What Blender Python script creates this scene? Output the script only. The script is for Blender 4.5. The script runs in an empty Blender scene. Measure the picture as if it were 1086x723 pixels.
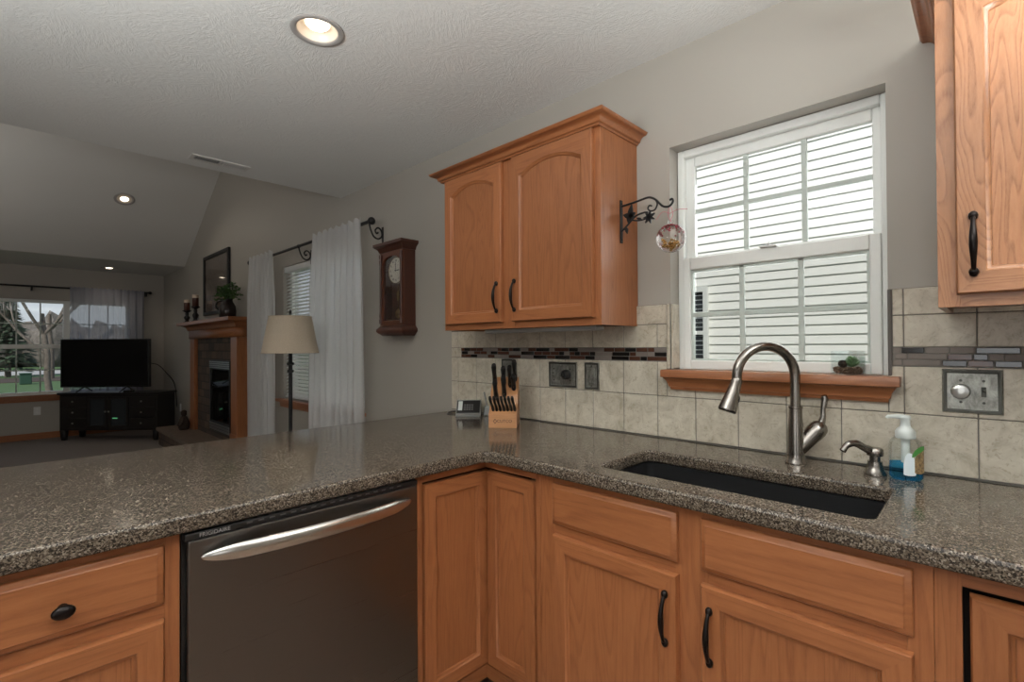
import bpy, bmesh, math, random
from mathutils import Vector, Matrix, geometry
random.seed(7)
S = bpy.context.scene
COL = S.collection
PI = math.pi

# ------------------------------------------------------------------ camera
CAMZ = 1.28
YAW, PITCH, ROLL = 0.800016, 0.008727, 0.006187
cd = bpy.data.cameras.new('camera')
cam = bpy.data.objects.new('camera', cd); COL.objects.link(cam); S.camera = cam
cd.sensor_fit = 'HORIZONTAL'; cd.sensor_width = 36.0
cd.lens = 36.0 * 523.07 / 1086.0
cd.clip_start = 0.02; cd.clip_end = 300
R_ = Vector((math.cos(YAW), -math.sin(YAW), 0)); F_ = Vector((math.sin(YAW), math.cos(YAW), 0)); U_ = Vector((0, 0, 1))
f2 = F_ * math.cos(PITCH) + U_ * math.sin(PITCH)
u2 = U_ * math.cos(PITCH) - F_ * math.sin(PITCH)
r3 = R_ * math.cos(ROLL) - u2 * math.sin(ROLL)
u3 = R_ * math.sin(ROLL) + u2 * math.cos(ROLL)
m = Matrix((r3, u3, -f2)).transposed().to_4x4(); m.translation = (0, 0, CAMZ)
cam.matrix_world = m

# ------------------------------------------------------------------ view, world, sun, big lights
S.view_settings.view_transform = 'Standard'; S.view_settings.look = 'None'
S.view_settings.gamma = 1.0; S.view_settings.use_curve_mapping = False
S.view_settings.exposure = 0.0
W = bpy.data.worlds.new('sky'); S.world = W; W.use_nodes = True
nt = W.node_tree; bg = nt.nodes['Background']
tc = nt.nodes.new('ShaderNodeTexCoord'); sx = nt.nodes.new('ShaderNodeSeparateXYZ')
rp = nt.nodes.new('ShaderNodeValToRGB')
rp.color_ramp.elements[0].position = 0.0; rp.color_ramp.elements[0].color = (0.80, 0.86, 0.92, 1)
rp.color_ramp.elements[1].position = 0.7; rp.color_ramp.elements[1].color = (0.45, 0.62, 0.90, 1)
nt.links.new(tc.outputs['Generated'], sx.inputs[0]); nt.links.new(sx.outputs['Z'], rp.inputs[0]); nt.links.new(rp.outputs[0], bg.inputs[0])
bg.inputs[1].default_value = 0.75
sd = bpy.data.lights.new('sun', 'SUN'); sd.energy = 4.6; sd.angle = 0.03; sd.color = (1, 0.96, 0.9)
so = bpy.data.objects.new('sun', sd); COL.objects.link(so)
so.rotation_euler = Vector((0.62, 0.40, -0.68)).to_track_quat('-Z', 'Y').to_euler()

def area(name, loc, direc, sx_, sy_, power, color):
    d = bpy.data.lights.new(name, 'AREA'); d.shape = 'RECTANGLE'; d.size = sx_; d.size_y = sy_
    d.energy = power; d.color = color
    o = bpy.data.objects.new(name, d); COL.objects.link(o); o.location = loc
    o.rotation_euler = Vector(direc).to_track_quat('-Z', 'Z').to_euler()
    return o
# added lights out of view: fill from behind and beside, uplights for ceiling bounce
area('added_rear_fill', (-2.0, -2.70, 1.5), (0.45, 1, 0.35), 1.8, 1.6, 16, (0.97, 0.99, 1.0))  # unseen fill added behind the camera, standing in for a glazed door
area('added_side_fill', (-3.90, -0.2, 1.6), (1, 0.05, 0.25), 2.0, 1.4, 26, (0.97, 0.99, 1.0))  # unseen fill added at the left, brightens the faces along the window wall
area('added_ceiling_bounce', (-0.85, 0.75, 1.60), (0.0, 0.0, 1), 0.9, 0.9, 90, (0.97, 0.99, 0.99))  # added up-facing light, its ceiling bounce brightens the kitchen
area('added_ceiling_bounce', (0.75, -0.75, 1.75), (0.0, -0.02, 1), 0.8, 0.8, 66, (0.97, 0.99, 0.99))  # second added uplight, for the ceiling nearer the window
area('kitchen_window_daylight', (1.97, 0.555, 1.62), (-1, 0, -0.12), 0.6, 0.8, 6, (0.95, 0.98, 1.0))
area('added_vault_bounce', (-2.2, 5.6, 2.0), (0.15, 0.15, 1), 1.0, 1.0, 32, (1.0, 0.97, 0.94))  # added uplight out of view, brightens the vault

# ------------------------------------------------------------------ materials
def nn(nt, t, **kw):
    n = nt.nodes.new(t)
    for k, v in kw.items(): setattr(n, k, v)
    return n
def mat(name, col=(0.5, 0.5, 0.5), rough=0.5, metal=0.0, spec=0.5, **kw):
    M = bpy.data.materials.new(name); M.use_nodes = True
    b = M.node_tree.nodes['Principled BSDF']
    b.inputs['Base Color'].default_value = (*col, 1); b.inputs['Roughness'].default_value = rough
    b.inputs['Metallic'].default_value = metal; b.inputs['Specular IOR Level'].default_value = spec
    for k, v in kw.items(): b.inputs[k].default_value = v
    return M
def P(M): return M.node_tree, M.node_tree.nodes['Principled BSDF']
def coords(nt, scale=(1, 1, 1)):
    tc = nn(nt, 'ShaderNodeTexCoord'); mp = nn(nt, 'ShaderNodeMapping'); mp.inputs['Scale'].default_value = scale
    nt.links.new(tc.outputs['Object'], mp.inputs[0]); return mp.outputs[0]
def noise(nt, vec, scale, detail=4, rough=0.6, dist=0.0):
    n = nn(nt, 'ShaderNodeTexNoise'); n.inputs['Scale'].default_value = scale; n.inputs['Detail'].default_value = detail
    n.inputs['Roughness'].default_value = rough; n.inputs['Distortion'].default_value = dist
    nt.links.new(vec, n.inputs['Vector']); return n
def ramp(nt, fac, stops, interp='LINEAR'):
    r = nn(nt, 'ShaderNodeValToRGB'); cr = r.color_ramp; cr.interpolation = interp
    while len(cr.elements) < len(stops): cr.elements.new(0.5)
    for e, (p, c) in zip(cr.elements, stops): e.position = p; e.color = (*c, 1)
    nt.links.new(fac, r.inputs[0]); return r.outputs[0]
def mixc(nt, fac, a, b, mode='MIX'):
    n = nn(nt, 'ShaderNodeMix', data_type='RGBA', blend_type=mode)
    for i, v in ((0, fac), (6, a), (7, b)):
        if hasattr(v, 'node'): nt.links.new(v, n.inputs[i])
        elif i == 0: n.inputs[0].default_value = v
        else: n.inputs[i].default_value = (*v, 1)
    return n.outputs[2]
def bump(nt, b, h, strength, dist):
    n = nn(nt, 'ShaderNodeBump'); n.inputs['Strength'].default_value = strength; n.inputs['Distance'].default_value = dist
    nt.links.new(h, n.inputs['Height']); nt.links.new(n.outputs[0], b.inputs['Normal'])

OAK_LIGHT, OAK_MID, OAK_DARK = (0.370, 0.138, 0.052), (0.305, 0.108, 0.039), (0.165, 0.052, 0.018)
def oak(name, axis, light=OAK_LIGHT, mid=OAK_MID, dark=OAK_DARK, bold=0.5, rough=0.36, ring=1.0, along=1.2):
    M = mat(name, mid, rough); nt, b = P(M)
    sc = {'x': (along, 14, 14), 'y': (14, along, 14), 'z': (14, 14, along)}[axis]
    v = coords(nt, sc)
    oi = nn(nt, 'ShaderNodeObjectInfo')
    ad = nn(nt, 'ShaderNodeVectorMath', operation='ADD'); nt.links.new(v, ad.inputs[0])
    ml = nn(nt, 'ShaderNodeMath', operation='MULTIPLY'); ml.inputs[1].default_value = 37.0
    nt.links.new(oi.outputs['Random'], ml.inputs[0]); nt.links.new(ml.outputs[0], ad.inputs[1]); v = ad.outputs[0]
    big = noise(nt, v, 0.55, 2, 0.5, 0.6)
    # cathedral rings: bands of a smooth stretched field
    mu = nn(nt, 'ShaderNodeMath', operation='MULTIPLY'); mu.inputs[1].default_value = 16.0 * ring
    nt.links.new(big.outputs[0], mu.inputs[0])
    pp = nn(nt, 'ShaderNodeMath', operation='FRACT'); nt.links.new(mu.outputs[0], pp.inputs[0])
    rings = ramp(nt, pp.outputs[0], [(0.0, (0.0,) * 3), (0.55, (0.25,) * 3), (0.86, (1.0,) * 3), (1.0, (0.0,) * 3)])
    fine = noise(nt, v, 9.0, 6, 0.75)
    base = ramp(nt, fine.outputs[0], [(0.30, mid), (0.62, light)])
    md = nn(nt, 'ShaderNodeMath', operation='MULTIPLY'); md.inputs[1].default_value = bold
    po = noise(nt, v, 16.0, 5, 0.8); pr_ = ramp(nt, po.outputs[0], [(0.36, (0.35,) * 3), (0.62, (1.0,) * 3)])
    rings = mixc(nt, 1.0, rings, pr_, 'MULTIPLY')
    nt.links.new(rings, md.inputs[0])
    c1 = mixc(nt, md.outputs[0], base, dark)
    hv = nn(nt, 'ShaderNodeHueSaturation')
    mr = nn(nt, 'ShaderNodeMapRange'); mr.inputs['To Min'].default_value = 0.92; mr.inputs['To Max'].default_value = 1.07
    nt.links.new(oi.outputs['Random'], mr.inputs[0]); nt.links.new(mr.outputs[0], hv.inputs['Value']); nt.links.new(c1, hv.inputs['Color'])
    nt.links.new(hv.outputs[0], b.inputs['Base Color'])
    bump(nt, b, fine.outputs[0], 0.08, 0.002)
    return M
OAKX, OAKY, OAKZ = oak('oak_grain_x', 'x'), oak('oak_grain_y', 'y'), oak('oak_grain_z', 'z')
BL, BM, BD = (0.45, 0.215, 0.105), (0.39, 0.175, 0.080), (0.19, 0.068, 0.027)  # bold grain is real; the lighter tone is light put into the colour
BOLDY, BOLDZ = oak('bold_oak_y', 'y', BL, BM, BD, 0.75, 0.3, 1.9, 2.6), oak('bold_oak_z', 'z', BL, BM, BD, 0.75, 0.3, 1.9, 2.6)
CHERRY = oak('dark_cherry', 'z', (0.080, 0.024, 0.013), (0.060, 0.018, 0.010), (0.02, 0.007, 0.004), 0.3, 0.3)
BLOCKWOOD = oak('block_wood', 'x', (0.50, 0.25, 0.115), (0.43, 0.205, 0.09), (0.28, 0.11, 0.045), 0.3, 0.4)

def make_granite():
    M = mat('speckled_granite', (0.1, 0.08, 0.06), 0.11, spec=0.38); nt, b = P(M)
    v = coords(nt)
    d = noise(nt, v, 90, 3, 0.6)
    vo = nn(nt, 'ShaderNodeTexVoronoi'); vo.inputs['Scale'].default_value = 380; vo.inputs['Randomness'].default_value = 1.0
    vd = nn(nt, 'ShaderNodeVectorMath', operation='MULTIPLY_ADD'); vd.inputs[1].default_value = (0.006,) * 3
    nt.links.new(d.outputs['Color'], vd.inputs[0]); nt.links.new(v, vd.inputs[2]); nt.links.new(vd.outputs[0], vo.inputs['Vector'])
    sx = nn(nt, 'ShaderNodeSeparateColor'); nt.links.new(vo.outputs['Color'], sx.inputs[0])
    c = ramp(nt, sx.outputs[0], [(0.0, (0.020, 0.016, 0.013)), (0.25, (0.040, 0.031, 0.024)), (0.5, (0.095, 0.073, 0.054)),
                                 (0.72, (0.15, 0.118, 0.088)), (0.88, (0.21, 0.178, 0.14)), (1.0, (0.30, 0.26, 0.215))])
    n2 = noise(nt, v, 18, 3, 0.6)
    c2 = mixc(nt, 0.35, c, ramp(nt, n2.outputs[0], [(0.35, (0.45, 0.42, 0.40)), (0.65, (0.92, 0.90, 0.88))]), 'MULTIPLY')
    nt.links.new(c2, b.inputs['Base Color'])
    return M
GRANITE = make_granite()

def make_tile():
    M = mat('travertine_tile', (0.5, 0.45, 0.37), 0.33); nt, b = P(M)
    v = coords(nt)
    n1 = noise(nt, v, 14, 8, 0.68, 0.9); n2 = noise(nt, v, 55, 6, 0.7, 1.5); n3 = noise(nt, v, 5.5, 2, 0.5)
    c = ramp(nt, n1.outputs[0], [(0.30, (0.385, 0.335, 0.255)), (0.48, (0.535, 0.485, 0.395)), (0.68, (0.645, 0.60, 0.505))])
    veins = ramp(nt, n2.outputs[0], [(0.36, (0.62, 0.56, 0.48)), (0.46, (1, 1, 1))])
    c = mixc(nt, 0.55, c, veins, 'MULTIPLY')
    c = mixc(nt, 0.3, c, ramp(nt, n3.outputs[0], [(0.35, (0.8, 0.77, 0.72)), (0.65, (1.05, 1.03, 1.0))]), 'MULTIPLY')
    nt.links.new(c, b.inputs['Base Color']); bump(nt, b, n2.outputs[0], 0.10, 0.002)
    return M
TILE = make_tile()
GROUT = mat('grey_grout', (0.185, 0.17, 0.15), 0.9)
MOS_BLACK = mat('mosaic_black_glass', (0.010, 0.008, 0.008), 0.13, spec=0.6)
MOS_BROWN = mat('mosaic_brown_glass', (0.085, 0.035, 0.022), 0.18)
MOS_GREY = mat('mosaic_taupe_stone', (0.19, 0.158, 0.138), 0.5)

def make_ceiling():
    M = mat('stomped_ceiling_paint', (0.73, 0.735, 0.71), 0.75); nt, b = P(M)
    v = coords(nt)
    vo = nn(nt, 'ShaderNodeTexVoronoi'); vo.inputs['Scale'].default_value = 9
    nz = noise(nt, v, 3, 3); va = nn(nt, 'ShaderNodeVectorMath', operation='MULTIPLY_ADD'); va.inputs[1].default_value = (0.35,) * 3
    nt.links.new(nz.outputs['Color'], va.inputs[0]); nt.links.new(v, va.inputs[2]); nt.links.new(va.outputs[0], vo.inputs['Vector'])
    sc = nn(nt, 'ShaderNodeSeparateColor'); nt.links.new(vo.outputs['Color'], sc.inputs[0])
    an = nn(nt, 'ShaderNodeMath', operation='MULTIPLY'); an.inputs[1].default_value = 6.28; nt.links.new(sc.outputs[0], an.inputs[0])
    vr = nn(nt, 'ShaderNodeVectorRotate', rotation_type='Z_AXIS'); nt.links.new(v, vr.inputs['Vector']); nt.links.new(an.outputs[0], vr.inputs['Angle'])
    mp = nn(nt, 'ShaderNodeMapping'); mp.inputs['Scale'].default_value = (130, 32, 1); nt.links.new(vr.outputs[0], mp.inputs[0])
    st = noise(nt, mp.outputs[0], 1.0, 4, 0.7, 0.4)
    h = ramp(nt, st.outputs[0], [(0.42, (0,) * 3), (0.68, (1,) * 3)])
    bump(nt, b, h, 0.30, 0.005)
    return M
CEIL = make_ceiling()
def paint(name, col, rough=0.6):
    M = mat(name, col, rough); nt, b = P(M)
    n = noise(nt, coords(nt), 180, 3); bump(nt, b, n.outputs[0], 0.06, 0.001); return M
WALL = paint('greige_wall_paint', (0.375, 0.347, 0.303), 0.55)
VAULT = paint('pale_vault_paint', (0.68, 0.67, 0.63), 0.7)
WHITE = mat('white_vinyl', (0.78, 0.79, 0.76), 0.35)
MUNTIN = mat('pale_grey_muntin', (0.50, 0.55, 0.51), 0.4)
WHITEP = mat('white_plastic', (0.72, 0.72, 0.70), 0.4)
BLACKM = mat('black_wrought_iron', (0.012, 0.011, 0.011), 0.45, 0.3)
BRONZE = mat('dark_bronze', (0.014, 0.010, 0.009), 0.28, 0.7)
BLACKP = mat('black_plastic', (0.010, 0.010, 0.010), 0.35)
SINKM = mat('black_composite', (0.010, 0.010, 0.011), 0.42)
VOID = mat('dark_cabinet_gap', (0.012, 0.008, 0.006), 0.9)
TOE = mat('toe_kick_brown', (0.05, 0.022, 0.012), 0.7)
NICKEL = mat('brushed_nickel', (0.30, 0.275, 0.25), 0.24, 1.0)
CHROME = mat('chrome', (0.75, 0.75, 0.75), 0.12, 1.0)
STEEL = mat('brushed_stainless', (0.19, 0.18, 0.17), 0.30, 1.0)
nt, b = P(STEEL); n_ = noise(nt, coords(nt, (1.2, 1.2, 300)), 1.0, 4, 0.7)
nt.links.new(ramp(nt, n_.outputs[0], [(0.3, (0.27,) * 3), (0.7, (0.36,) * 3)]), b.inputs['Roughness'])
HANDLE = mat('satin_steel_handle', (0.58, 0.56, 0.53), 0.24, 1.0)
def make_pewter():
    M = mat('antique_pewter', (0.3, 0.3, 0.28), 0.42, 0.85); nt, b = P(M)
    n = noise(nt, coords(nt, (1, 1, 0.6)), 45, 6, 0.7, 0.5)
    nt.links.new(ramp(nt, n.outputs[0], [(0.35, (0.20, 0.20, 0.18)), (0.65, (0.48, 0.48, 0.44))]), b.inputs['Base Color']); return M
PEWTER = make_pewter()
PEWTERD = mat('dark_pewter_rim', (0.09, 0.09, 0.08), 0.45, 0.85)
def make_glass(name, tint=(1, 1, 1), gloss=1.0, alpha=0.0):
    M = bpy.data.materials.new(name); M.use_nodes = True; nt = M.node_tree; nt.nodes.clear()
    out = nn(nt, 'ShaderNodeOutputMaterial'); tr = nn(nt, 'ShaderNodeBsdfTransparent'); gl = nn(nt, 'ShaderNodeBsdfGlossy')
    tr.inputs[0].default_value = (*tint, 1); gl.inputs['Roughness'].default_value = 0.02
    fr = nn(nt, 'ShaderNodeFresnel'); fr.inputs[0].default_value = 1.45
    mu = nn(nt, 'ShaderNodeMath', operation='MULTIPLY'); mu.inputs[1].default_value = gloss
    mx = nn(nt, 'ShaderNodeMixShader'); nt.links.new(fr.outputs[0], mu.inputs[0]); nt.links.new(mu.outputs[0], mx.inputs[0])
    nt.links.new(tr.outputs[0], mx.inputs[1]); nt.links.new(gl.outputs[0], mx.inputs[2]); nt.links.new(mx.outputs[0], out.inputs[0]); return M
GLASS = make_glass('window_glass', (0.97, 0.98, 0.97), 0.6)
GLASSW = make_glass('clear_jar_glass', (0.95, 0.97, 0.97), 0.35)
GLASSP = make_glass('smoky_pink_glass', (0.95, 0.91, 0.90), 0.75)
GLASSF = make_glass('picture_glass', (0.98, 0.98, 0.98), 0.30)
SCREEN = make_glass('insect_screen', (0.80, 0.80, 0.79), 0.0)
def make_sheer(name, col, trans, tint=(1, 1, 1)):
    M = bpy.data.materials.new(name); M.use_nodes = True; nt = M.node_tree; nt.nodes.clear()
    out = nn(nt, 'ShaderNodeOutputMaterial'); tr = nn(nt, 'ShaderNodeBsdfTransparent'); di = nn(nt, 'ShaderNodeBsdfDiffuse'); tl = nn(nt, 'ShaderNodeBsdfTranslucent')
    tr.inputs[0].default_value = (*tint, 1)
    di.inputs[0].default_value = (*col, 1); tl.inputs[0].default_value = (*col, 1)
    m1 = nn(nt, 'ShaderNodeMixShader'); m1.inputs[0].default_value = 0.45; m2 = nn(nt, 'ShaderNodeMixShader'); m2.inputs[0].default_value = trans
    nt.links.new(di.outputs[0], m1.inputs[1]); nt.links.new(tl.outputs[0], m1.inputs[2]); nt.links.new(m1.outputs[0], m2.inputs[1]); nt.links.new(tr.outputs[0], m2.inputs[2])
    nt.links.new(m2.outputs[0], out.inputs[0]); return M
SHEER = make_sheer('white_sheer', (0.84, 0.84, 0.84), 0.40)
SHEERG = make_sheer('grey_sheer', (0.42, 0.43, 0.50), 0.30)
def make_shade():
    M = bpy.data.materials.new('linen_shade'); M.use_nodes = True; nt = M.node_tree; b = nt.nodes['Principled BSDF']
    v = coords(nt, (1, 1, 1)); n = noise(nt, v, 220, 3)
    nt.links.new(ramp(nt, n.outputs[0], [(0.3, (0.44, 0.36, 0.27)), (0.7, (0.56, 0.47, 0.36))]), b.inputs['Base Color']); b.inputs['Roughness'].default_value = 0.85
    return M
SHADE = make_shade()
def emit(name, col, st):
    M = bpy.data.materials.new(name); M.use_nodes = True; nt = M.node_tree; nt.nodes.clear()
    out = nn(nt, 'ShaderNodeOutputMaterial'); e = nn(nt, 'ShaderNodeEmission'); e.inputs[0].default_value = (*col, 1); e.inputs[1].default_value = st
    nt.links.new(e.outputs[0], out.inputs[0]); return M
BULB = emit('lit_bulb', (1.0, 0.84, 0.64), 4.0)
LED = emit('green_display', (0.2, 0.8, 0.35), 0.35)
def speckle(name, a, b_, scale, rough=0.9):
    M = mat(name, a, rough); nt, b = P(M)
    n = noise(nt, coords(nt), scale, 6, 0.75)
    nt.links.new(ramp(nt, n.outputs[0], [(0.35, a), (0.65, b_)]), b.inputs['Base Color']); bump(nt, b, n.outputs[0], 0.3, 0.004); return M
CARPET = speckle('taupe_carpet', (0.16, 0.13, 0.115), (0.25, 0.21, 0.185), 120)
FLOORT = speckle('brown_floor_tile', (0.17, 0.11, 0.075), (0.27, 0.19, 0.14), 9, 0.5)
SLATE = speckle('stone_slab', (0.10, 0.068, 0.048), (0.17, 0.118, 0.085), 16, 0.6)
GRASS = speckle('lawn_grass', (0.030, 0.065, 0.016), (0.055, 0.105, 0.028), 3)
ASPH = speckle('pale_street', (0.25, 0.24, 0.23), (0.32, 0.31, 0.30), 3)
BARK = speckle('grey_bark', (0.07, 0.055, 0.045), (0.14, 0.115, 0.095), 7)
LEAFD = speckle('dark_conifer', (0.012, 0.028, 0.012), (0.035, 0.06, 0.028), 5)
SCRUB = speckle('brown_scrub', (0.07, 0.06, 0.05), (0.15, 0.13, 0.115), 3)
SOIL = speckle('dark_mulch', (0.02, 0.012, 0.008), (0.06, 0.035, 0.022), 150)
PEBBLE = speckle('terrarium_pebbles', (0.09, 0.05, 0.03), (0.30, 0.20, 0.14), 220)
PLANT = speckle('green_leaf', (0.035, 0.085, 0.022), (0.08, 0.16, 0.05), 40, 0.5)
SUCC = mat('succulent_green', (0.16, 0.26, 0.12), 0.5)
def make_stone():
    M = mat('stacked_stone', (0.15, 0.1, 0.07), 0.8); nt, b = P(M)
    tc = nn(nt, 'ShaderNodeTexCoord'); sp = nn(nt, 'ShaderNodeSeparateXYZ'); nt.links.new(tc.outputs['Object'], sp.inputs[0])
    cb = nn(nt, 'ShaderNodeCombineXYZ'); sm = nn(nt, 'ShaderNodeMath', operation='ADD')
    nt.links.new(sp.outputs[0], sm.inputs[0]); nt.links.new(sp.outputs[1], sm.inputs[1]); nt.links.new(sm.outputs[0], cb.inputs[0]); nt.links.new(sp.outputs[2], cb.inputs[1])
    br = nn(nt, 'ShaderNodeTexBrick'); br.inputs['Scale'].default_value = 1.0; br.inputs['Brick Width'].default_value = 0.21; br.inputs['Row Height'].default_value = 0.095
    br.inputs['Mortar Size'].default_value = 0.006; br.inputs['Color1'].default_value = (0.135, 0.085, 0.055, 1); br.inputs['Color2'].default_value = (0.045, 0.036, 0.030, 1); br.inputs['Mortar'].default_value = (0.03, 0.024, 0.02, 1)
    nt.links.new(cb.outputs[0], br.inputs['Vector'])
    n = noise(nt, tc.outputs['Object'], 22, 6, 0.7)
    nt.links.new(mixc(nt, 0.5, br.outputs[0], ramp(nt, n.outputs[0], [(0.3, (0.4,) * 3), (0.7, (1.2,) * 3)]), 'MULTIPLY'), b.inputs['Base Color'])
    bump(nt, b, br.outputs['Fac'], 0.6, -0.012); return M
STONE = make_stone()
SIDING = mat('white_vinyl_siding', (0.86, 0.85, 0.81), 0.55)
DARKGL = mat('dark_window_glass', (0.03, 0.035, 0.04), 0.08)
TVS = mat('tv_screen_black', (0.004, 0.004, 0.005), 0.12)
ESPRESSO = oak('espresso_wood', 'x', (0.013, 0.010, 0.009), (0.010, 0.008, 0.007), (0.005, 0.004, 0.004), 0.2, 0.4)
PAPER = mat('cream_dial', (0.72, 0.68, 0.58), 0.6)
GOLD = mat('brass', (0.62, 0.42, 0.17), 0.25, 1.0)
LOUVER = mat('louver_steel', (0.42, 0.42, 0.42), 0.3, 1.0)
LOGM = speckle('ceramic_log', (0.05, 0.03, 0.02), (0.14, 0.09, 0.06), 30)
WAX = mat('cream_wax', (0.62, 0.50, 0.38), 0.6)
REDG = mat('red_glitter', (0.32, 0.03, 0.05), 0.4)
PINKR = mat('pink_ribbon', (0.55, 0.16, 0.20), 0.5)
BLUEL = make_glass('blue_soap', (0.26, 0.72, 1.0), 0.3)
PUMP = mat('frosted_pump', (0.62, 0.66, 0.64), 0.3)
LABELW = mat('white_label', (0.72, 0.80, 0.84), 0.4)
LABELB = speckle('brown_floral_label', (0.07, 0.04, 0.02), (0.40, 0.27, 0.13), 160, 0.4)
LABELG = mat('green_label', (0.05, 0.22, 0.04), 0.4)
LBRICK = mat('pale_lettering', (0.42, 0.42, 0.42), 0.5)
DARKT = mat('dark_lettering', (0.05, 0.03, 0.02), 0.6)
SILVER = mat('silver_plastic', (0.30, 0.31, 0.30), 0.3, 0.5)
LCD = mat('grey_screen', (0.22, 0.25, 0.23), 0.2)
GREENBOX = mat('green_utility_paint', (0.015, 0.05, 0.03), 0.6)
def make_art():
    M = mat('muted_landscape_print', (0.2, 0.15, 0.12), 0.5); nt, b = P(M)
    n = noise(nt, coords(nt, (1, 1, 1.6)), 3.2, 6, 0.65, 0.8)
    nt.links.new(ramp(nt, n.outputs[0], [(0.25, (0.05, 0.035, 0.025)), (0.5, (0.16, 0.125, 0.10)), (0.75, (0.30, 0.26, 0.23))]), b.inputs['Base Color']); return M
ART = make_art()

# ------------------------------------------------------------------ mesh helpers
WM = {}
def thing(name, label, cat, loc=(0, 0, 0), rz=0.0, group=None, kind=None):
    o = bpy.data.objects.new(name, None); COL.objects.link(o); o.empty_display_size = 0.05
    o.location = loc; o.rotation_euler = (0, 0, rz)
    tag(o, label, cat, group, kind)
    WM[o] = Matrix.Translation(loc) @ Matrix.Rotation(rz, 4, 'Z'); return o
def tag(o, label=None, cat=None, group=None, kind=None):
    if label: o['label'] = label
    if cat: o['category'] = cat
    if group: o['group'] = group
    if kind: o['kind'] = kind
    return o
SPLIT = {'screw', 'slot', 'receptacle', 'button', 'key', 'louver', 'rivet', 'log', 'turned_column', 'arm_piece', 'iron_leaf'}
class MB:
    def __init__(s): s.bm = bmesh.new()
    def poly(s, pts, mi=0):
        f = s.bm.faces.new([s.bm.verts.new(p) for p in pts]); f.material_index = mi; return f
    def box(s, x0, y0, z0, x1, y1, z1, bev=0.0, mi=0, seg=2, xf=None):
        r = bmesh.ops.create_cube(s.bm, size=1.0); vs = r['verts']
        for v in vs:
            v.co = Vector(((x0 + x1) / 2 + v.co.x * (x1 - x0), (y0 + y1) / 2 + v.co.y * (y1 - y0), (z0 + z1) / 2 + v.co.z * (z1 - z0)))
        fs = set(f for v in vs for f in v.link_faces); es = set(e for v in vs for e in v.link_edges)
        if bev > 0:
            r2 = bmesh.ops.bevel(s.bm, geom=list(es), offset=bev, segments=seg, affect='EDGES', profile=0.5)
            vs = set(r2['verts']); fs = set(f for v in vs for f in v.link_faces)
        for f in fs: f.material_index = mi; f.smooth = False
        if xf is not None:
            for v in vs: v.co = xf @ v.co
        return s
    def loft(s, loops, cap0=True, cap1=True, closed=True, mi=0, mfn=None):
        vv = [[s.bm.verts.new(p) for p in L] for L in loops]; n = len(vv[0])
        for a, b in zip(vv[:-1], vv[1:]):
            for i in range(n if closed else n - 1):
                j = (i + 1) % n
                try:
                    f = s.bm.faces.new((a[i], a[j], b[j], b[i])); f.material_index = mfn(i) if mfn else mi; f.smooth = True
                except ValueError: pass
        if cap0: s.bm.faces.new(list(reversed(vv[0]))).material_index = mi
        if cap1: s.bm.faces.new(vv[-1]).material_index = mi
        return s
    def tube(s, pts, r, n=10, mi=0, closed=False, flat=1.0, upv=None):
        pts = [Vector(p) for p in pts]; m = len(pts); rs = r if isinstance(r, (list, tuple)) else [r] * m
        loops = []; prev = None
        for i, p in enumerate(pts):
            if closed: t = pts[(i + 1) % m] - pts[i - 1]
            else: t = pts[min(i + 1, m - 1)] - pts[max(i - 1, 0)]
            t.normalize()
            if prev is None:
                a = Vector(upv) if upv else (Vector((0, 0, 1)) if abs(t.z) < 0.9 else Vector((1, 0, 0)))
                u = (a - t * a.dot(t)).normalized()
            else:
                u = (prev - t * prev.dot(t))
                u = u.normalized() if u.length > 1e-6 else prev
            prev = u; w = t.cross(u)
            loops.append([p + (u * math.cos(2 * PI * k / n) * flat + w * math.sin(2 * PI * k / n)) * rs[i] for k in range(n)])
        if closed: loops.append(loops[0]); return s.loft(loops, False, False, mi=mi)
        return s.loft(loops, mi=mi)
    def lathe(s, prof, c=(0, 0, 0), axis=(0, 0, 1), n=28, mi=0, cap=True):
        ax = Vector(axis).normalized(); a = Vector((1, 0, 0)) if abs(ax.x) < 0.9 else Vector((0, 1, 0))
        u = (a - ax * a.dot(ax)).normalized(); w = ax.cross(u); c = Vector(c)
        loops = [[c + ax * z + (u * math.cos(2 * PI * k / n) + w * math.sin(2 * PI * k / n)) * max(r, 1e-4) for k in range(n)] for r, z in prof]
        return s.loft(loops, cap, cap, mi=mi)
    def sphere(s, c, r, mi=0, sc=(1, 1, 1), n=16):
        rr = bmesh.ops.create_uvsphere(s.bm, u_segments=n, v_segments=max(6, n // 2), radius=r)
        for v in rr['verts']: v.co = Vector((v.co.x * sc[0] + c[0], v.co.y * sc[1] + c[1], v.co.z * sc[2] + c[2]))
        for f in set(f for v in rr['verts'] for f in v.link_faces): f.material_index = mi; f.smooth = True
        return s
    def prism(s, poly, fn, d0, d1, mi=0):
        s.loft([[fn(u, v, d0) for u, v in poly], [fn(u, v, d1) for u, v in poly]], mi=mi); return s
    def build(s, name, mats, parent=None, smooth=50, local=False):
        if name in SPLIT and parent is not None:
            bmesh.ops.remove_doubles(s.bm, verts=s.bm.verts, dist=1e-6); seen = set(); out = None
            for v0 in list(s.bm.verts):
                if v0 in seen: continue
                isl, st_ = [], [v0]; seen.add(v0)
                while st_:
                    v = st_.pop(); isl.append(v)
                    for e in v.link_edges:
                        w_ = e.other_vert(v)
                        if w_ not in seen: seen.add(w_); st_.append(w_)
                p = MB(); mp = {v: p.bm.verts.new(v.co) for v in isl}
                for f in set(f for v in isl for f in v.link_faces):
                    try: nf = p.bm.faces.new([mp[v] for v in f.verts]); nf.material_index = f.material_index; nf.smooth = f.smooth
                    except ValueError: pass
                out = p._one(name, mats, parent, smooth, local)
            s.bm.free(); return out
        return s._one(name, mats, parent, smooth, local)
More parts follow.
